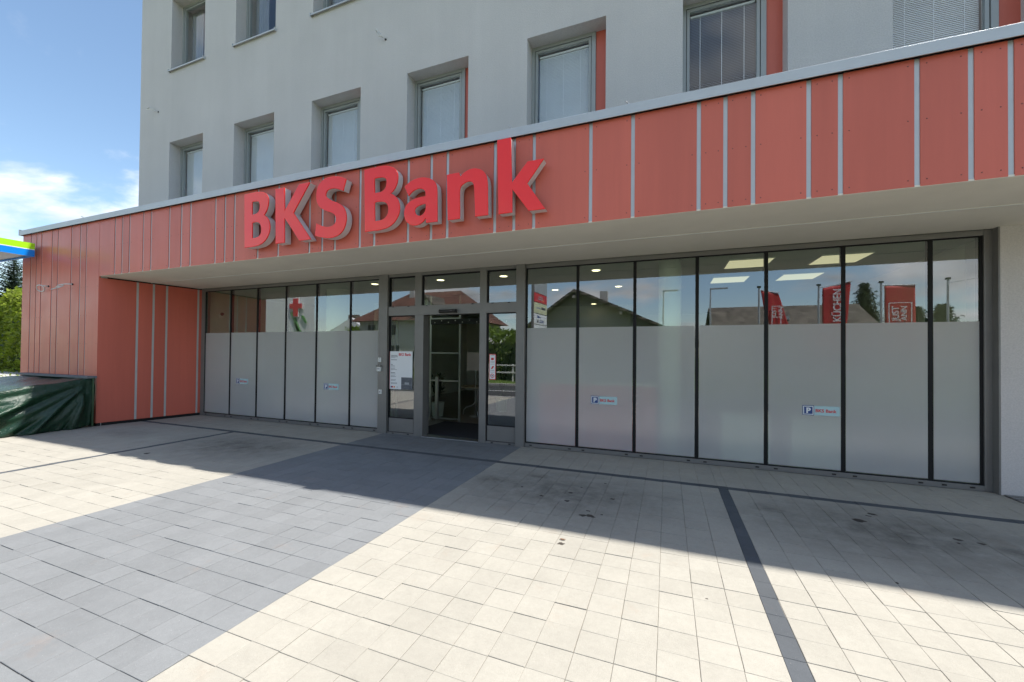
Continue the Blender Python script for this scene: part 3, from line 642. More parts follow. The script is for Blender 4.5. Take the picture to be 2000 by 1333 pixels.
# ------------------------------------------------------------------ small things on the facade
simple('sign_blue', (.012, .055, .22), .4, var=.02); simple('sign_white', (.78, .80, .82), .4, var=.02); simple('sign_cyan', (.42, .62, .66), .4, var=.03)
simple('sign_red', (.62, .035, .045), .45, var=.02); simple('sign_orange', (.75, .28, .05), .5); simple('ink', (.10, .105, .12), .6); simple('ink_soft', (.36, .38, .40), .6); simple('photo_grey', (.12, .13, .15), .6, var=.3, vs=14)
def facing(x0, z0, y):
    return lambda a, b_, c: (x0+a, y-c, z0+b_)
for (x0, zc, lab) in ((-9.472, .872, 'in the second glass bay from the red return wall'), (-6.765, .85, 'in the fifth glass bay from the red return wall'), (-1.143, .847, 'over the red counter just right of the entrance'), (1.702, .852, 'two glass bays from the plastered pier')):
    y = -.0245; s = .066
    t = thing('parking_sticker', 'blue parking sticker lettered BKS Bank '+lab, 'sticker', (x0, y, zc), 'parking stickers on the frosted glass')
    b0 = bx('square', 'sign_blue', t, x0, x0+2*s, y-.002, y, zc-s, zc+s, .0015)
    e = MB(); o_, i_ = s-.008, s-.018
    for q in ((-o_, o_, i_, o_), (-o_, o_, -o_, -i_), (-o_, -i_, -i_, i_), (i_, o_, -i_, i_)): e.box(x0+s+q[0], x0+s+q[1], y-.0035, y-.0021, zc+q[2], zc+q[3])
    e.build('border', 'sign_white', b0)
    text('letter', 'P', .098, facing(x0+s, zc-.034, y-.0025), 'sign_white', b0, align='CENTER', extrude=.0006, bold=.004)
    p0 = bx('plate', 'sign_cyan', t, x0+2*s+.002, x0+.41, y-.002, y, zc-s+.004, zc+s-.004)
    text('lettering', 'BKS Bank', .058, facing(x0+2*s+.012, zc-.02, y-.0025), 'sign_red', p0, extrude=.0006, bold=.0016)
# notice poster in the left side pane
y = -.052
po = thing('opening_hours_poster', 'white poster with BKS Bank heading and dark photo corner by the door', 'poster', (-5.05, y, .87))
sh_ = bx('sheet', 'sign_white', po, -5.05, -4.53, y, y+.006, .868, 1.60, .001)
bx('red_edge', 'sign_red', po, -5.053, -5.048, y-.001, y+.007, .868, 1.60)
text('heading', 'BKS Bank', .072, facing(-4.565, 1.515, y-.001), 'sign_red', po, align='RIGHT', extrude=.0005, bold=.002)
bx('photo', 'photo_grey', po, -4.78, -4.532, y-.0015, y-.0002, .869, 1.10)
bx('photo_label', 'ink_soft', po, -4.70, -4.60, y-.0025, y-.0015, .965, 1.005); bx('photo_rule', 'ink_soft', po, -4.78, -4.532, y-.0022, y-.0015, .955, .960)
for (z, l_, mt_) in ((1.515,.15,'ink'),(1.49,.16,'ink'),(1.47,.10,'ink_soft'),(1.43,.14,'ink'),(1.34,.04,'ink'),(1.315,.09,'ink_soft'),(1.29,.10,'ink_soft'),(1.26,.10,'ink_soft'),(1.24,.14,'ink_soft'),(1.18,.10,'ink'),(1.155,.11,'ink_soft'),(1.12,.10,'ink_soft'),(1.105,.12,'ink_soft'),(1.05,.12,'ink_soft'),(1.03,.11,'ink_soft'),(.985,.15,'ink_soft'),(.97,.15,'ink_soft')):
    bx('text_line', mt_, po, -5.025, -5.025+l_, y-.0012, y-.0002, z, z+.009)
for (a, mt_) in ((-5.025,'sign_blue'),(-5.0,'sign_red'),(-4.955,'sign_orange')): bx('logo_block', mt_, po, a, a+.03, y-.0014, y-.0002, .895, .925)
bx('logo_block', 'ink_soft', po, -4.89, -4.855, y-.0014, y-.0002, .903, .914)
# prohibition strip in the right side pane
ps = thing('prohibition_sticker', 'narrow white door sticker with red border and three pictograms', 'sticker', (-2.90, y, 1.13))
bx('backing', 'sign_red', ps, -2.925, -2.80, y, y+.004, 1.115, 1.565); bx('panel', 'sign_white', ps, -2.915, -2.81, y-.001, y-.0002, 1.128, 1.553)
bx('pictogram', 'sign_red', ps, -2.888, -2.838, y-.0022, y-.0012, 1.46, 1.50)
mbx = MB(); mbx.prism([(-2.89, 1.305), (-2.87, 1.30), (-2.835, 1.34), (-2.84, 1.358), (-2.865, 1.352)], 'y', y-.0022, y-.0012); mbx.build('pictogram', 'sign_red', ps)
rg = MB(); n = 20; vs = [((-2.8625+r_*math.cos(2*math.pi*j/n)), yy, 1.185+r_*math.sin(2*math.pi*j/n)) for r_, yy in ((.037, y-.0022), (.026, y-.0022)) for j in range(n)]
rg.pts(vs, [(j, (j+1) % n, (j+1) % n+n, j+n) for j in range(n)]); rg.build('ring', 'sign_red', ps); bx('pictogram', 'ink', ps, -2.873, -2.852, y-.0022, y-.0012, 1.175, 1.195)
for z in (1.535, 1.43, 1.415, 1.385, 1.28, 1.265, 1.24): bx('text_line', 'ink_soft', ps, -2.90, -2.825, y-.0018, y-.0011, z, z+.007)
# boxes on the left post
def facebox(name, lab, cat, x0, x1, z0, z1, d, mat, extra):
    t = thing(name, lab, cat, ((x0+x1)/2, -.10, z0)); bx('case', mat, t, x0, x1, -.10-d, -.0985, z0, z1, .004); extra(t); return t
facebox('card_reader', 'small pale card reader on the post left of the door', 'card reader', -5.285, -5.215, 1.385, 1.475, .02, 'white_plastic', lambda t: bx('slot', 'ink_soft', t, -5.255, -5.245, -.122, -.119, 1.395, 1.465))
def kp(t):
    bx('hood', 'frame_grey', t, -5.31, -5.20, -.15, -.099, 1.295, 1.325, .004); bx('display', 'ink_soft', t, -5.29, -5.23, -.137, -.134, 1.245, 1.27)
facebox('door_keypad', 'white hooded keypad below the card reader', 'keypad', -5.305, -5.21, 1.205, 1.295, .035, 'white_plastic', kp)
facebox('door_button', 'small white push button low on the post', 'button', -5.265, -5.195, .765, .85, .018, 'white_plastic', lambda t: MB().tube([(-5.23, -.118, .807), (-5.23, -.124, .807)], .012, 12).build('push_disc', 'ink', t))
# loose cable ends
def cable(lab, pts, r=.011):
    o = thing('loose_cable', lab, 'cable', pts[0]); MB().tube(pts, r, 6).build('wire', 'wire_white', o, smooth=True)
    p0 = Vector(pts[0]); MB().tube([p0+Vector((0, .01, 0)), p0+Vector((0, -.012, 0))], .02, 10).build('gland', 'black_plastic', o)
cx_, cz_ = -13.13, 2.965
cable('coiled white cable ring sticking out of the red wing wall', [(cx_+.14, YF-.005, cz_+.03)]+[(cx_+.10*math.cos(t), YF-.06-.05*math.sin(t*1.0)-.02, cz_-.02+.05*math.sin(t)+.04*math.cos(t)) for t in [.3+6.6*j/28 for j in range(29)]], .011)
cable('frayed white cable end sticking out of the red wing wall', [(-11.98, YF-.005, 2.985), (-12.06, YF-.08, 2.985), (-12.18, YF-.14, 2.96), (-12.24, YF-.16, 2.92), (-12.16, YF-.13, 2.93), (-12.1, YF-.10, 2.95), (-12.2, YF-.15, 2.90), (-12.27, YF-.18, 2.88), (-12.33, YF-.2, 2.86)], .010)
cable('thin cable stub poking out of the grey wall between window rows', [(-5.17, YW-.003, 7.70), (-5.2, YW-.08, 7.73), (-5.30, YW-.14, 7.81), (-5.26, YW-.10, 7.72), (-5.20, YW-.05, 7.72), (-5.28, YW-.14, 7.84)], .008)
cable('thin cable stub near the building corner on the grey wall', [(-12.42, YW-.003, 7.80), (-12.5, YW-.06, 7.83), (-12.66, YW-.12, 7.87), (-12.6, YW-.10, 7.91), (-12.48, YW-.05, 7.87), (-12.7, YW-.13, 7.86)], .008)
for k, (x_, lab) in enumerate(((-.42, 'beside the long board right of the letters'), (-1.83, 'above the last letter of the sign'), (-4.78, 'above the letter S of the sign'), (-11.6, 'above the wing'))):
    o = thing('coping_clip', 'tiny bent metal clip on the canopy coping '+lab, 'clip', (x_, YF-.02, ZT)); MB().tube([(x_, YF-.01, ZT-.005), (x_, YF-.015, ZT+.03), (x_-.03, YF-.03, ZT+.05)], .006, 6).build('wire', 'steel', o)
# drain grate by the pier
dg_ = thing('drain_channel', 'dark metal drain channel at the foot of the plastered pier', 'drain', (3.7, -.2, 0))
bx('tray', 'black_plastic', dg_, 3.60, 8.8, -.42, -.152, -.06, .004); 
for j in range(3): bx('bar', 'frame_grey', dg_, 3.602, 8.8, -.40+.09*j, -.345+.09*j, .0042, .016)

# ------------------------------------------------------------------ tarpaulin pile
b = NB('tarp'); f_ = b.rng(b.noise(6, 5, .6), .3, .7, .8, 1.2); nb = b.math('ADD', b.noise(38, 4, .6), b.math('MULTIPLY', b.noise(9, 4, .7), 2.0))
M['tarp'] = b.done(b.bsdf(b.scale((.009, .036, .018), f_), .24, 0, .5, b.bump(nb, .5, .02)))
TP = thing('covered_pile', 'low pile under a creased dark green tarpaulin beside the red wing wall', 'tarpaulin', (-12.4, -3.0, 0))
def tarp_h(y): return .985-.19*(-1.93-y)/1.25*.9
vs = []; fs = []; NU, NVt, NVs = 70, 26, 34
rr = random.Random(4); ph = [rr.uniform(0, 6.28) for _ in range(8)]
for i in range(NU+1):
    yy = -1.90-2.6*i/NU
    h = tarp_h(yy)
    rowv = []
    for j in range(NVt+1):
        xx = -13.9+(13.9-10.98)*j/NVt
        z = h+.012*math.sin(3*xx+ph[0]+yy*2)+.008*math.sin(7*yy+ph[1]+xx)+.006*math.sin(11*(xx+yy)+ph[2])
        rowv.append((xx, yy, z))
    for j in range(1, NVs+1):
        t = j/NVs; z = h*(1-t); dy, dz = max(.02, -1.92-yy), .97-z
        th = math.atan2(dz, dy); dist = math.hypot(dy, dz)
        fold = .075*(.55-abs(math.sin(th*6.5+ph[3]+.5*math.sin(dist*3))))+.04*(.5-abs(math.sin(th*14+ph[4]+.9*math.sin(dist*2.3))))+.012*math.sin(th*47+ph[5]+dist*4)
        amp = min(1, dist/.5)*min(1, t*4)
        xx = -10.98+.07*math.sin(t*math.pi)*.9+.05*t+fold*amp*(.5+.7*min(1.4, dist))
        if yy > -2.05: xx = -10.98+(xx+10.98)*.4
        lift = .05*max(0, 1-(-1.9-yy)/.35)
        rowv.append((xx, yy-.03*math.sin(th*17+ph[6])*amp, max(.004, z+lift*t)))
    vs += rowv
w_ = NVt+NVs+1
for i in range(NU):
    for j in range(w_-1): k = i*w_+j; fs.append((k, k+1, k+w_+1, k+w_))
tm = MB().pts(vs, fs).build('tarpaulin', 'tarp', TP, smooth=True); sol = tm.modifiers.new('thick', 'SOLIDIFY'); sol.thickness = .006
bx('stack', 'concrete', TP, -13.8, -11.12, -4.35, -1.92, 0, .42)
simple('board_grey', (.17, .18, .19), .7, var=.15, vs=6, stretch=(1, 8, 8))
bx('edge_board', 'board_grey', TP, -13.93, -10.95, -2.03, -1.87, .99, 1.035, .004)
MB().tube([(-10.94, -1.93, 1.0), (-10.93, -1.935, .5), (-10.95, -1.93, .02)], .018, 8).build('rope', 'leaf_dark', TP)

# ------------------------------------------------------------------ fuel station canopy on the left
simple('fuel_green', (.36, .72, .015), .3, var=.02); simple('fuel_blue', (.0, .22, .72), .3, var=.02); simple('fuel_white', (.8, .8, .8), .35)
FC = thing('fuel_station_canopy', 'green, white and blue striped canopy edge ending at the red wing', 'canopy', (-13.4, -2, 3.67))
bx('roof_slab', 'frame_grey', FC, -19.0, -13.40, -3.3, -1.99, 3.70, 3.94)
for nm, mt_, z0, z1 in (('blue_band', 'fuel_blue', 3.665, 3.812), ('white_band', 'fuel_white', 3.812, 3.828), ('green_band', 'fuel_green', 3.828, 3.965)):
    bx(nm, mt_, FC, -13.40, -13.355, -3.3, -1.965, z0, z1)
    bx(nm, mt_, FC, -19.0, -13.401, -1.989, -1.966, z0, z1)
for y_ in (-2.6,): bx('post', 'fuel_white', FC, -17.2, -17.0, y_-.1, y_+.1, -.02, 3.70)

# ------------------------------------------------------------------ vegetation
def leafmat(name, c, tr=.25, var=.35):
    b = NB(name); oi = b.n('ShaderNodeObjectInfo')
    f_ = b.rng(b.noise(1.1, 4, .6), .3, .7, 1-var, 1+var); f_ = b.math('MULTIPLY', f_, b.rng(b.noise(14, 2), .3, .7, .75, 1.25))
    d_ = b.bsdf(b.scale(c, f_), .55, 0, .35); t_ = b.n('ShaderNodeBsdfTranslucent'); b.l(b.scale((c[0]*1.3, c[1]*1.4, c[2]*.8), f_), t_.inputs[0])
    ms_ = b.n('ShaderNodeMixShader'); ms_.inputs[0].default_value = tr; b.l(d_.outputs[0], ms_.inputs[1]); b.l(t_.outputs[0], ms_.inputs[2]); M[name] = b.done(ms_)
leafmat('leaf_hedge', (.20, .245, .03), .4); leafmat('leaf_spruce', (.028, .05, .026), .1); leafmat('leaf_green', (.14, .21, .03), .35); leafmat('leaf_pine', (.03, .055, .02), .1)
simple('bark', (.09, .07, .055), .95, var=.2, vs=8)
def leaves_in(box_, n, size, seed, shape=None):
    rr = random.Random(seed); mb = MB(); x0, x1, y0, y1, z0, z1 = box_
    for _ in range(n):
        while True:
            p = Vector((rr.uniform(x0, x1), rr.uniform(y0, y1), rr.uniform(z0, z1)))
            if shape is None or shape(p, rr): break
        d = Vector((rr.gauss(0, 1), rr.gauss(0, 1), rr.gauss(0, .8))); d.normalize(); s = d.orthogonal().normalized(); q = Matrix.Rotation(rr.uniform(0, 6.28), 3, d); s = q @ s
        l_ = size*rr.uniform(.6, 1.3); w2 = l_*.32
        mb.pts([p, p+d*l_*.5+s*w2, p+d*l_, p+d*l_*.5-s*w2], [(0,1,2,3)])
    return mb
def lump(seed):
    rr = random.Random(seed); k = [(rr.uniform(.4, 1.6), rr.uniform(.4, 1.6), rr.uniform(.5, 1.6), rr.uniform(0, 6.28)) for _ in range(4)]
    return lambda p: sum(math.sin(p.x*a+p.y*b_*.9+p.z*c+d_) for a, b_, c, d_ in k)*.25
def hedge(name, lab, box_, n, size, mat, seed):
    x0, x1, y0, y1, z0, z1 = box_; lf = lump(seed); cx, cy = (x0+x1)/2, (y0+y1)/2; rx, ry = (x1-x0)/2, (y1-y0)/2
    def shape(p, rr):
        u = max(abs((p.x-cx)/rx), abs((p.y-cy)/ry)); t = (p.z-z0)/(z1-z0); e_ = 1.0+.16*lf(p)
        lim = e_*(1 if t < .8 else 1-.5*((t-.8)/.2)**2)
        top = .90+.12*lf(p)
        if u > lim or t > top: return False
        shell = max(u/lim, t/top)
        return rr.random() < (.06+.94*max(0, (shell-.72)/.28))
    t = thing(name, lab, 'hedge', (cx, cy, z0)); leaves_in(box_, n, size, seed, shape).build('foliage', mat, t)
    st = MB(); rr = random.Random(seed)
    for k in range(8):
        a = (rr.uniform(x0+rx*.2, x1-rx*.2), rr.uniform(y0+ry*.3, y1-ry*.3)); st.tube([(a[0], a[1], z0-.2), (a[0]+rr.gauss(0, .2), a[1]+rr.gauss(0, .2), z0+(z1-z0)*.6)], .05, 6, .02)
    core = MB().box(cx-rx*.6, cx+rx*.6, cy-ry*.6, cy+ry*.6, z0-.1, z0+(z1-z0)*.62); 
    st.build('stem', 'bark', t); core.build('inner_twigs', 'leaf_dark', t); return t
hedge('laurel_hedge', 'tall yellow green hedge behind the red wing', (-62, -36, 7.0, 10.5, -.1, 6.0), 42000, .30, 'leaf_hedge', 11)
def spruce(name, lab, loc, h, r, seed, mat='leaf_spruce', dense=1.0, group=None, z_from=.06, ns=1.0):
    rr = random.Random(seed); t = thing(name, lab, 'tree', loc, group); X, Y, Z = loc
    MB().tube([(X, Y, Z-.2), (X, Y, Z+h*.5), (X, Y, Z+h)], h*.018, 8, .02).build('trunk', 'bark', t)
    mb = MB(); z = h*z_from; br = MB()
    while z < h*.985:
        q = 1-z/h; ln = r*(q**.8)*rr.uniform(.8, 1.1)+.15; nb_ = max(4, int((5+4*q)*dense)); a0 = rr.uniform(0, 6.28)
        for k in range(nb_):
            a = a0+2*math.pi*k/nb_+rr.gauss(0, .2); l_ = ln*rr.uniform(.65, 1.1); dr = Vector((math.cos(a), math.sin(a), 0)); sgn = .25-.55*q
            nseg = max(3, int(l_/.28)); prev = None
            for s_ in range(nseg+1):
                u = s_/nseg; p = Vector((X, Y, Z+z))+dr*(l_*u)+Vector((0, 0, l_*(sgn*u+.28*u*u)))
                if prev is not None:
                    side = Vector((-dr.y, dr.x, 0))
                    for m_ in range(int(5*dense)+1):
                        o_ = prev.lerp(p, rr.random()); sd_ = rr.choice((-1, 1)); wd = (.12+.45*l_*.3*(1-u))*rr.uniform(.6, 1.2)*ns
                        d = (dr*rr.uniform(.4, .9)+side*sd_*rr.uniform(.3, 1)+Vector((0, 0, -rr.uniform(.15, .75)))); d.normalize(); s2 = d.cross(Vector((0, 0, 1))).normalized()
                        mb.pts([o_, o_+d*wd*.5+s2*wd*(.10+.03*ns), o_+d*wd*1.1, o_+d*wd*.5-s2*wd*(.10+.03*ns)], [(0,1,2,3)])
                prev = p
        z += (.22+.28*q)*h/14*rr.uniform(.7, 1.2)
    mb.build('crown', mat, t); return t
spruce('spruce_tree', 'dark spruce with drooping branches behind the hedge and red wing', (-60, 12.5, -.15), 11.6, 7.5, 21, dense=1.7)
spruce('spruce_tree', 'second dark spruce partly hidden by the striped canopy edge', (-74, 14.0, -.15), 10.5, 6.5, 22, dense=1.3)
simple('solar', (.10, .13, .18), .15, .2); simple('roof_grey', (.30, .31, .33), .5)
fh = thing('far_house', 'pale far house with solar panels on a grey roof above the hedge', 'house', (-84, 22, 0))
bx('wall', 'plaster', fh, -96, -72, 20.5, 30, -.2, 6.2)
rfm = MB(); rfm.prism([(19.5, 6.0), (25.2, 10.6), (31, 6.0), (31, 5.8), (25.2, 10.35), (19.5, 5.8)], 'x', -97, -71); rf_ = rfm.build('roof', 'roof_grey', fh)
for k in range(8):
    for q in range(2):
        u0_, u1_ = .18+.36*q, .50+.36*q; xa = -94+2.7*k
        ya, yb = 19.5+5.7*u0_, 19.5+5.7*u1_; za_, zb_ = 6.0+4.6*u0_+.06, 6.0+4.6*u1_+.06
        MB().pts([(xa, ya, za_), (xa+2.5, ya, za_), (xa+2.5, yb, zb_), (xa, yb, zb_), (xa, ya, za_-.05), (xa+2.5, ya, za_-.05), (xa+2.5, yb, zb_-.05), (xa, yb, zb_-.05)], [(0,1,2,3),(7,6,5,4),(0,4,5,1),(1,5,6,2),(2,6,7,3),(3,7,4,0)]).build('solar_panel', 'solar', rf_)

# ------------------------------------------------------------------ across the street (seen in the glass)
def tiles(name, c, sx=.3, sz=.35):
    b = NB(name); p = b.pos(); f_ = b.rng(b.noise(1.2, 5, .7), .3, .7, .75, 1.25)
    sn = b.n('ShaderNodeVectorMath', operation='SNAP'); b.l(p, sn.inputs[0]); sn.inputs[1].default_value = (sx, 50, sz)
    wn = b.n('ShaderNodeTexWhiteNoise', noise_dimensions='3D'); b.l(sn.outputs[0], wn.inputs['Vector']); f_ = b.math('MULTIPLY', f_, b.rng(wn.outputs['Value'], 0, 1, .72, 1.2))
    wv = b.n('ShaderNodeTexWave', bands_direction='Z'); wv.inputs['Scale'].default_value = .314/sz*1.0; b.l(p, wv.inputs['Vector'])
    M[name] = b.done(b.bsdf(b.scale(c, f_), .8, 0, .3, b.bump(wv.outputs['Fac'], .6, .05)))
tiles('tile_brown', (.12, .056, .04)); tiles('tile_olive', (.095, .085, .06)); tiles('tile_grey', (.115, .10, .08), .5, .34)
simple('wall_white', (.72, .72, .70), .9, var=.04); simple('wall_grey', (.27, .275, .285), .9, var=.06); simple('timber_grey', (.31, .285, .255), .85, var=.12, stretch=(14, 1, .4)); simple('glass_far', (.03, .035, .04), .1)
def facade_windows(H, xs, z0, z1, y, w_=1.1):
    for x_ in xs:
        q = bx('window', 'wall_white', H, x_-w_/2-.08, x_+w_/2+.08, y-.02, y+.06, z0-.08, z1+.08); bx('pane', 'glass_far', q, x_-w_/2, x_+w_/2, y+.061, y+.07, z0, z1); bx('glazing_bar', 'wall_white', q, x_-.03, x_+.03, y+.071, y+.085, z0, z1)
# grey gable house
H1 = thing('gabled_house', 'dark grey gabled house across the street', 'house', (-5, -30, 0))
gp = [(-13, 0), (1.6, 0), (1.6, 2.95), (-7.1, 6.75), (-13, 2.75)]
mb = MB(); mb.prism([(-13, -.1), (1.6, -.1), (1.6, 2.95), (-3, 4.95), (-10.6, 4.35), (-13, 2.75)], 'y', -38, -26.2); mb.build('wall', 'wall_grey', H1)
mb = MB(); mb.prism([(-10.7, 4.3), (-3.0, 4.95), (-7.1, 6.7)], 'y', -38, -26.15); mb.build('gable_cladding', 'timber_grey', H1)
mb = MB(); mb.prism([(-13.9, 2.1), (-7.1, 6.9), (2.6, 2.55), (2.6, 2.35), (-7.1, 6.65), (-13.9, 1.9)], 'y', -38.6, -25.3); rf1 = mb.build('roof', 'tile_grey', H1)
bx('chimney', 'concrete', rf1, -5.5, -4.9, -29, -28.4, 5.4, 7.0)
for (x_, z_) in ((-9.9, 4.5), (-7.1, 6.3), (-3.4, 4.8), (-.4, 3.5)): bx('purlin', 'timber_grey', H1, x_-.12, x_+.12, -26.15, -25.35, z_-.13, z_+.11)
facade_windows(H1, (-9, -5), 1.0, 2.3, -26.2)
# brown roofed house
H2 = thing('brown_roofed_house', 'house with a big brown tiled hip roof across the street', 'house', (-26, -34, 0))
bx('wall', 'plaster', H2, -33, -19.6, -40, -30.2, -.1, 5.2); rr_ = MB()
rr_.pts([(-33.8,-29.4,5.1),(-18.8,-29.4,5.1),(-18.8,-40.8,5.1),(-33.8,-40.8,5.1),(-29.5,-35,8.9),(-22.5,-35,8.9)], [(0,1,5,4),(1,2,5),(2,3,4,5),(3,0,4),(3,2,1,0)]); r2 = rr_.build('roof', 'tile_brown', H2)
mb = MB(); mb.prism([(-25.0, 5.0), (-22.5, 5.0), (-22.5, 6.4), (-23.75, 7.3), (-25.0, 6.4)], 'y', -34, -29.7); dm = mb.build('dormer', 'wall_white', r2)
mb = MB(); mb.prism([(-25.4, 6.2), (-23.75, 7.75), (-22.1, 6.2), (-22.1, 6.0), (-23.75, 7.45), (-25.4, 6.0)], 'y', -34.5, -29.2); mb.build('dormer_roof', 'tile_grey', r2)
bx('chimney', 'concrete', r2, -28.9, -28.2, -34.5, -33.9, 8, 9.6); facade_windows(H2, (-31, -28, -25, -22), 1.0, 2.4, -30.2); facade_windows(H2, (-31.3, -28.5), 3.5, 4.7, -30.2)
# olive roofed house with white gable
H3 = thing('white_gabled_house', 'white gabled house with olive tiled roof and two chimneys across the street', 'house', (-41, -38, 0))
mb = MB(); mb.prism([(-43.5, -.1), (-34.0, -.1), (-34.0, 3.6), (-35.6, 4.2), (-38.4, 6.1), (-43.5, 3.6)], 'y', -44, -34.5); mb.build('wall', 'wall_white', H3)
mb = MB(); mb.prism([(-45.2, 3.3), (-38.5, 6.45), (-34.4, 3.5), (-34.4, 3.3), (-38.5, 6.2), (-45.2, 3.1)], 'y', -44.6, -35.2); r3 = mb.build('roof', 'tile_olive', H3)
for x_ in (-40.9, -39.9): bx('chimney', 'tile_brown', r3, x_-.25, x_+.25, -37.5, -37, 4.8, 6.75)
mb = MB(); mb.prism([(-36.2, -.1), (-33.6, -.1), (-33.6, 4.9), (-34.9, 5.8), (-36.2, 4.9)], 'y', -44, -33.9); mb.build('annex', 'wall_white', H3)
# pharmacy
PH = thing('pharmacy_building', 'plain white rendered building across the street', 'building', (-34, -24, 0))
MB().prism([(-46, -20), (-28.7, -20), (-41, -30), (-46, -30)], 'z', -.1, 7.2).build('wall', 'wall_white', PH); MB().prism([(-46.1, -19.92), (-28.5, -19.92), (-41, -30.1), (-46.1, -30.1)], 'z', 7.2, 7.32).build('parapet', 'alu_light', PH)
facade_windows(PH, (-44, -41.5, -39), 1.0, 2.6, -20, 1.6)
sg = thing('pharmacy_sign', 'red cross sign with green strokes on the white building', 'sign', (-30.6, -19.9, 4))
mb = MB(); c_ = (-30.75, 5.55)
def cross(a, h, t_): return [(c_[0]-a, c_[1]+t_), (c_[0]-t_, c_[1]+t_), (c_[0]-t_, c_[1]+a), (c_[0]+t_, c_[1]+a), (c_[0]+t_, c_[1]+t_), (c_[0]+a, c_[1]+t_), (c_[0]+a, c_[1]-t_*.6), (c_[0]+t_, c_[1]-t_*.6), (c_[0]+t_, c_[1]-h), (c_[0]-t_, c_[1]-h), (c_[0]-t_, c_[1]-t_*.6), (c_[0]-a, c_[1]-t_*.6)]
MB().prism(cross(.80, .95, .33), 'y', -19.95, -19.85).build('outline', 'wall_white', sg); MB().prism(cross(.72, .87, .25), 'y', -19.86, -19.78).build('cross', 'sign_red', sg)
simple('sign_green', (.09, .25, .07), .5)
for q in ([(-31.5, 5.1), (-31.2, 5.1), (-30.1, 3.2), (-30.45, 3.2)], [(-30.2, 4.75), (-29.95, 4.75), (-29.5, 4.1), (-29.75, 4.1)], [(-30.9, 4.1), (-30.65, 4.0), (-30.3, 3.35), (-30.6, 3.3)]): MB().prism(q, 'y', -19.96, -19.87).build('stroke', 'sign_green', sg)
# right hand roof
H4 = thing('tiled_roof_hall', 'long low hall with a grey brown tiled roof across the street', 'house', (10, -44, 0))
bx('wall', 'plaster', H4, 4.9, 17.2, -49, -38.5, -.1, 3.9); mb = MB(); mb.prism([(-37.6, 3.75), (-43.5, 6.95), (-49.8, 3.75), (-49.8, 3.5), (-43.5, 6.7), (-37.6, 3.5)], 'x', 4.4, 17.8); r4 = mb.build('roof', 'tile_grey', H4)
bx('snow_guard', 'steel', r4, 9.9, 11.1, -40.3, -40.0, 5.2, 5.6); facade_windows(H4, (7, 10, 13), 1.0, 2.4, -38.5)
# flags
simple('flag_red', (.50, .03, .035), .6, var=.05); simple('pole_alu', (.55, .56, .57), .35, .6)
def flagpole(x_, y_, lab, top, corners=None, texts=(), arm=None):
    t = thing('flagpole', lab, 'flagpole', (x_, y_, 0), 'flagpoles across the street')
    MB().tube([(x_, y_, -.1), (x_, y_, top)], .055, 10, .04).build('pole', 'pole_alu', t); MB().cyl((x_, y_), .09, top, top+.07, 12).build('cap', 'black_plastic', t)
    if corners:
        (xa, za_), (xb, zb_), (xc, zc_) , (xd, zd_) = corners     # top-left, top-right, bottom-right, bottom-left
        MB().tube([(x_, y_, za_+.03), (xb+.05, y_+.01, zb_+.03)], .018, 8).build('arm', 'pole_alu', t)
        nu, nv = 14, 24; vs = []; fs = []
        def S(u, v): 
            return (xa*(1-u)*(1-v)+xb*u*(1-v)+xc*u*v+xd*(1-u)*v, y_+.05*math.sin(u*5+v*2.5)*(.2+.8*v), za_*(1-u)*(1-v)+zb_*u*(1-v)+zc_*u*v+zd_*(1-u)*v)
        for a in range(nv+1):
            for c in range(nu+1): vs.append(S(c/nu, a/nv))
        for a in range(nv):
            for c in range(nu): k = a*(nu+1)+c; fs.append((k, k+1, k+nu+2, k+nu+1))
        fl = MB().pts(vs, fs).build('flag', 'flag_red', t, smooth=True); so_ = fl.modifiers.new('t', 'SOLIDIFY'); so_.thickness = .006
        for (body, size, px_, z_end, sx) in texts:
            def fn(a, b_, c_, px_=px_, z_end=z_end, sx=sx): return (px_-b_, y_+.075, z_end+a*sx)
            text('lettering', body, size, fn, 'sign_white', fl, align='RIGHT', bold=size*.02)
    if arm: MB().tube([(x_, y_, top-.15), arm], .012, 6).build('arm', 'pole_alu', t)
    return t
F1 = flagpole(4.2, -16, 'flagpole with the sharply blown red flag beside the hall roof', 4.9, [(4.27, 4.76), (4.92, 4.60), (5.75, 1.5), (4.75, 1.5)], [('JUST', .26, 4.80, 3.95, 1), ('ANN', .26, 5.08, 3.95, 1)])
F2 = flagpole(6.5, -16, 'flagpole with the red flag lettered KÜCHEN', 4.88, [(6.64, 4.76), (7.74, 4.98), (7.5, 1.5), (6.62, 1.5)], [('KÜCHEN', .44, 7.33, 4.70, .84)])
F3 = flagpole(8.84, -16, 'flagpole with the straight hanging red flag in front of the spruces', 4.87, [(8.95, 4.74), (10.0, 4.72), (10.03, 1.5), (8.95, 1.5)], [('JUST', .32, 9.41, 3.82, 1), ('ANN', .29, 9.68, 3.83, 1)])
F4 = flagpole(11.02, -16, 'bare flagpole with a thin arm and no flag', 4.88, arm=(12.3, -16, 4.95))
for F_, (xa, xb, zt) in ((F1, (4.62, 5.02, 4.0)), (F3, (9.07, 9.86, 3.98))):
    fr = MB()
    for q in ((xa, xb, zt-.03, zt), (xa, xa+.035, 2.2, zt-.03), (xb-.035, xb, 2.2, zt-.03), (xa, xb, 2.17, 2.2)): fr.box(q[0], q[1], -15.93, -15.922, q[2], q[3])
    fr.build('frame_print', 'sign_white', F_)
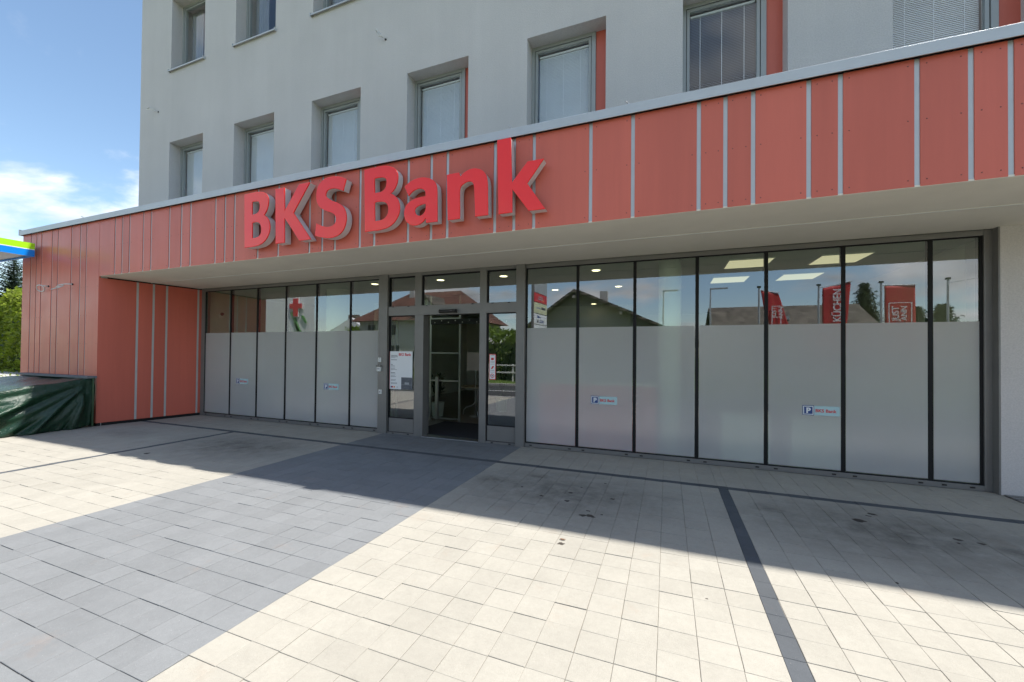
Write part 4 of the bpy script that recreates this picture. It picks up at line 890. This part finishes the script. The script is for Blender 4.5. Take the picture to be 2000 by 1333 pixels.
for (x_, a_, lab) in ((-.2, .9, 'street lamp standing in front of the grey gable'), (2.62, 1.0, 'street lamp standing beside the hall roof')):
    t = thing('street_lamp', 'slim '+lab, 'street lamp', (x_, -22, 0)); MB().tube([(x_, -22, -.1), (x_, -22, 5.9)], .07, 10, .045).build('pole', 'pole_alu', t); bx('head', 'pole_alu', t, x_, x_+a_, -22.07, -21.93, 5.82, 5.9)
# sign totem
TT = thing('sign_totem', 'tall sign totem with red, cream and white panels by the street', 'sign', (-6.65, -15, 0))
ta, tb_ = Vector((-6.73, -14.0, 0)), Vector((-6.58, -15.85, 0)); td = (tb_-ta).normalized(); tn = Vector((td.y, -td.x, 0)); tn = tn if tn.x > 0 else -tn; tl_ = (tb_-ta).length
def tbox(name, mat, parent, s0, s1, d0, d1, z0, z1):
    vs = []
    for z in (z0, z1):
        for (s, d) in ((s0, d0), (s1, d0), (s1, d1), (s0, d1)): p = ta+td*s+tn*d; vs.append((p.x, p.y, z))
    return MB().pts(vs, [(0,3,2,1),(4,5,6,7),(0,1,5,4),(1,2,6,5),(2,3,7,6),(3,0,4,7)]).build(name, mat, parent)
simple('panel_cream', (.62, .64, .42), .5)
tbox('back', 'frame_grey', TT, -.06, tl_+.06, -.12, 0, 0, 5.9)
simple('panel_grey', (.34, .36, .38), .5)
for (z0, z1, mt_) in ((4.95, 5.75, 'panel_grey'), (4.44, 4.92, 'sign_red'), (3.84, 4.40, 'panel_cream'), (3.24, 3.80, 'sign_white'), (2.64, 3.20, 'sign_white'), (2.04, 2.6, 'panel_grey')):
    tbox('panel', mt_, TT, 0, tl_, .001, .03, z0, z1)
def tfn(s0, z0): 
    def fn(a, b_, c_): p = ta+td*(s0+a)+tn*.034; return (p.x, p.y, z0+b_)
    return fn
text('lettering', 'an', .34, tfn(.35, 3.33), 'ink', TT, bold=.008); text('lettering', 'com', .34, tfn(.75, 3.33), 'sign_blue', TT, bold=.008)
p = [ta+td*s+tn*.034 for s in (.42, .95, .42)]; MB().pts([(p[0].x, p[0].y, 3.74), (p[1].x, p[1].y, 3.62), (p[2].x, p[2].y, 3.58)], [(0,1,2)]).build('emblem', 'sign_blue', TT)
tbox('emblem', 'sign_orange', TT, 1.2, 1.35, .031, .034, 4.53, 4.64)
for z in (4.6, 4.72): tbox('text_line', 'panel_grey', TT, .5, 1.25, .031, .033, z, z+.05)
tbox('text_line', 'ink', TT, 1.0, 1.6, .031, .033, 4.08, 4.20); tbox('text_line', 'ink_soft', TT, .3, .9, .031, .033, 4.08, 4.16)
# trees and hedge opposite
spruce('spruce_tree', 'slender larch like spruce between the red flags across the street', (18.9, -45, -.15), 9.4, 3.3, 31, 'leaf_pine', 1.3, z_from=.1, ns=2.6)
for k, (x_, y_, h, lab) in enumerate(((23.3, -46, 7.0, 'dark pine beside the straight red flag'), (25.8, -47, 7.3, 'dark pine behind the bare flagpole'), (29.5, -45, 7.2, 'dark pine right of the bare flagpole'), (21.3, -50, 6.6, 'dark pine set back behind the flags'))):
    spruce('pine_tree', lab+' across the street', (x_, y_, -.15), h, 3.3, 41+k, 'leaf_pine', 1.3, ns=3.0)
hedge('garden_hedge', 'bright green garden hedge opposite the entrance', (-13.5, -6.9, -17.6, -15.8, -.1, 3.6), 7000, .2, 'leaf_green', 51)
hedge('garden_hedge', 'green bush beside the brown roofed house', (-36.5, -33.4, -33.4, -31.5, -.1, 5.0), 2500, .3, 'leaf_green', 52)
struct(bx('verge', 'grass_soil', None, -120, 80, -16, -12.75, -.4, .04))
b_ = thing('garden_fence', 'low pale rail fence along the verge opposite', 'fence', (-8, -14.4, 0))
for k in range(9): bx('post', 'wall_white', b_, -14+1.5*k-.04, -14+1.5*k+.04, -14.44, -14.36, 0, 1.0)
for z in (.5, .9): bx('rail', 'wall_white', b_, -14.1, -1.9, -14.36, -14.32, z, z+.08)
gm = leaves_in((-62, -34, 3.5, 7.2, -.16, -.04), 5000, .16, 61); gm = gm.build('grass_strip', 'leaf_hedge'); tag(gm, 'rough sunlit grass strip in front of the tall hedge', 'grass', kind='stuff')
# leaf litter
for (x_, y_, lab) in ((-.82, -3.15, 'dry curled leaf on the sunlit pale paving'), (-8.3, -.5, 'dry leaf near the glass in the left bay')):
    q = MB(); n = 6
    vs = [(x_+.03*(i/n-.5)*2, y_+.012*math.sin(i/n*math.pi)*s_, .004+.008*abs(i/n-.5)) for s_ in (-1, 1) for i in range(n+1)]
    q.pts(vs, [(i, i+1, i+n+2, i+n+1) for i in range(n)]); simple('dry_leaf', (.16, .09, .05), .8); tag(q.build('dry_leaf', 'dry_leaf'), lab, 'leaf')
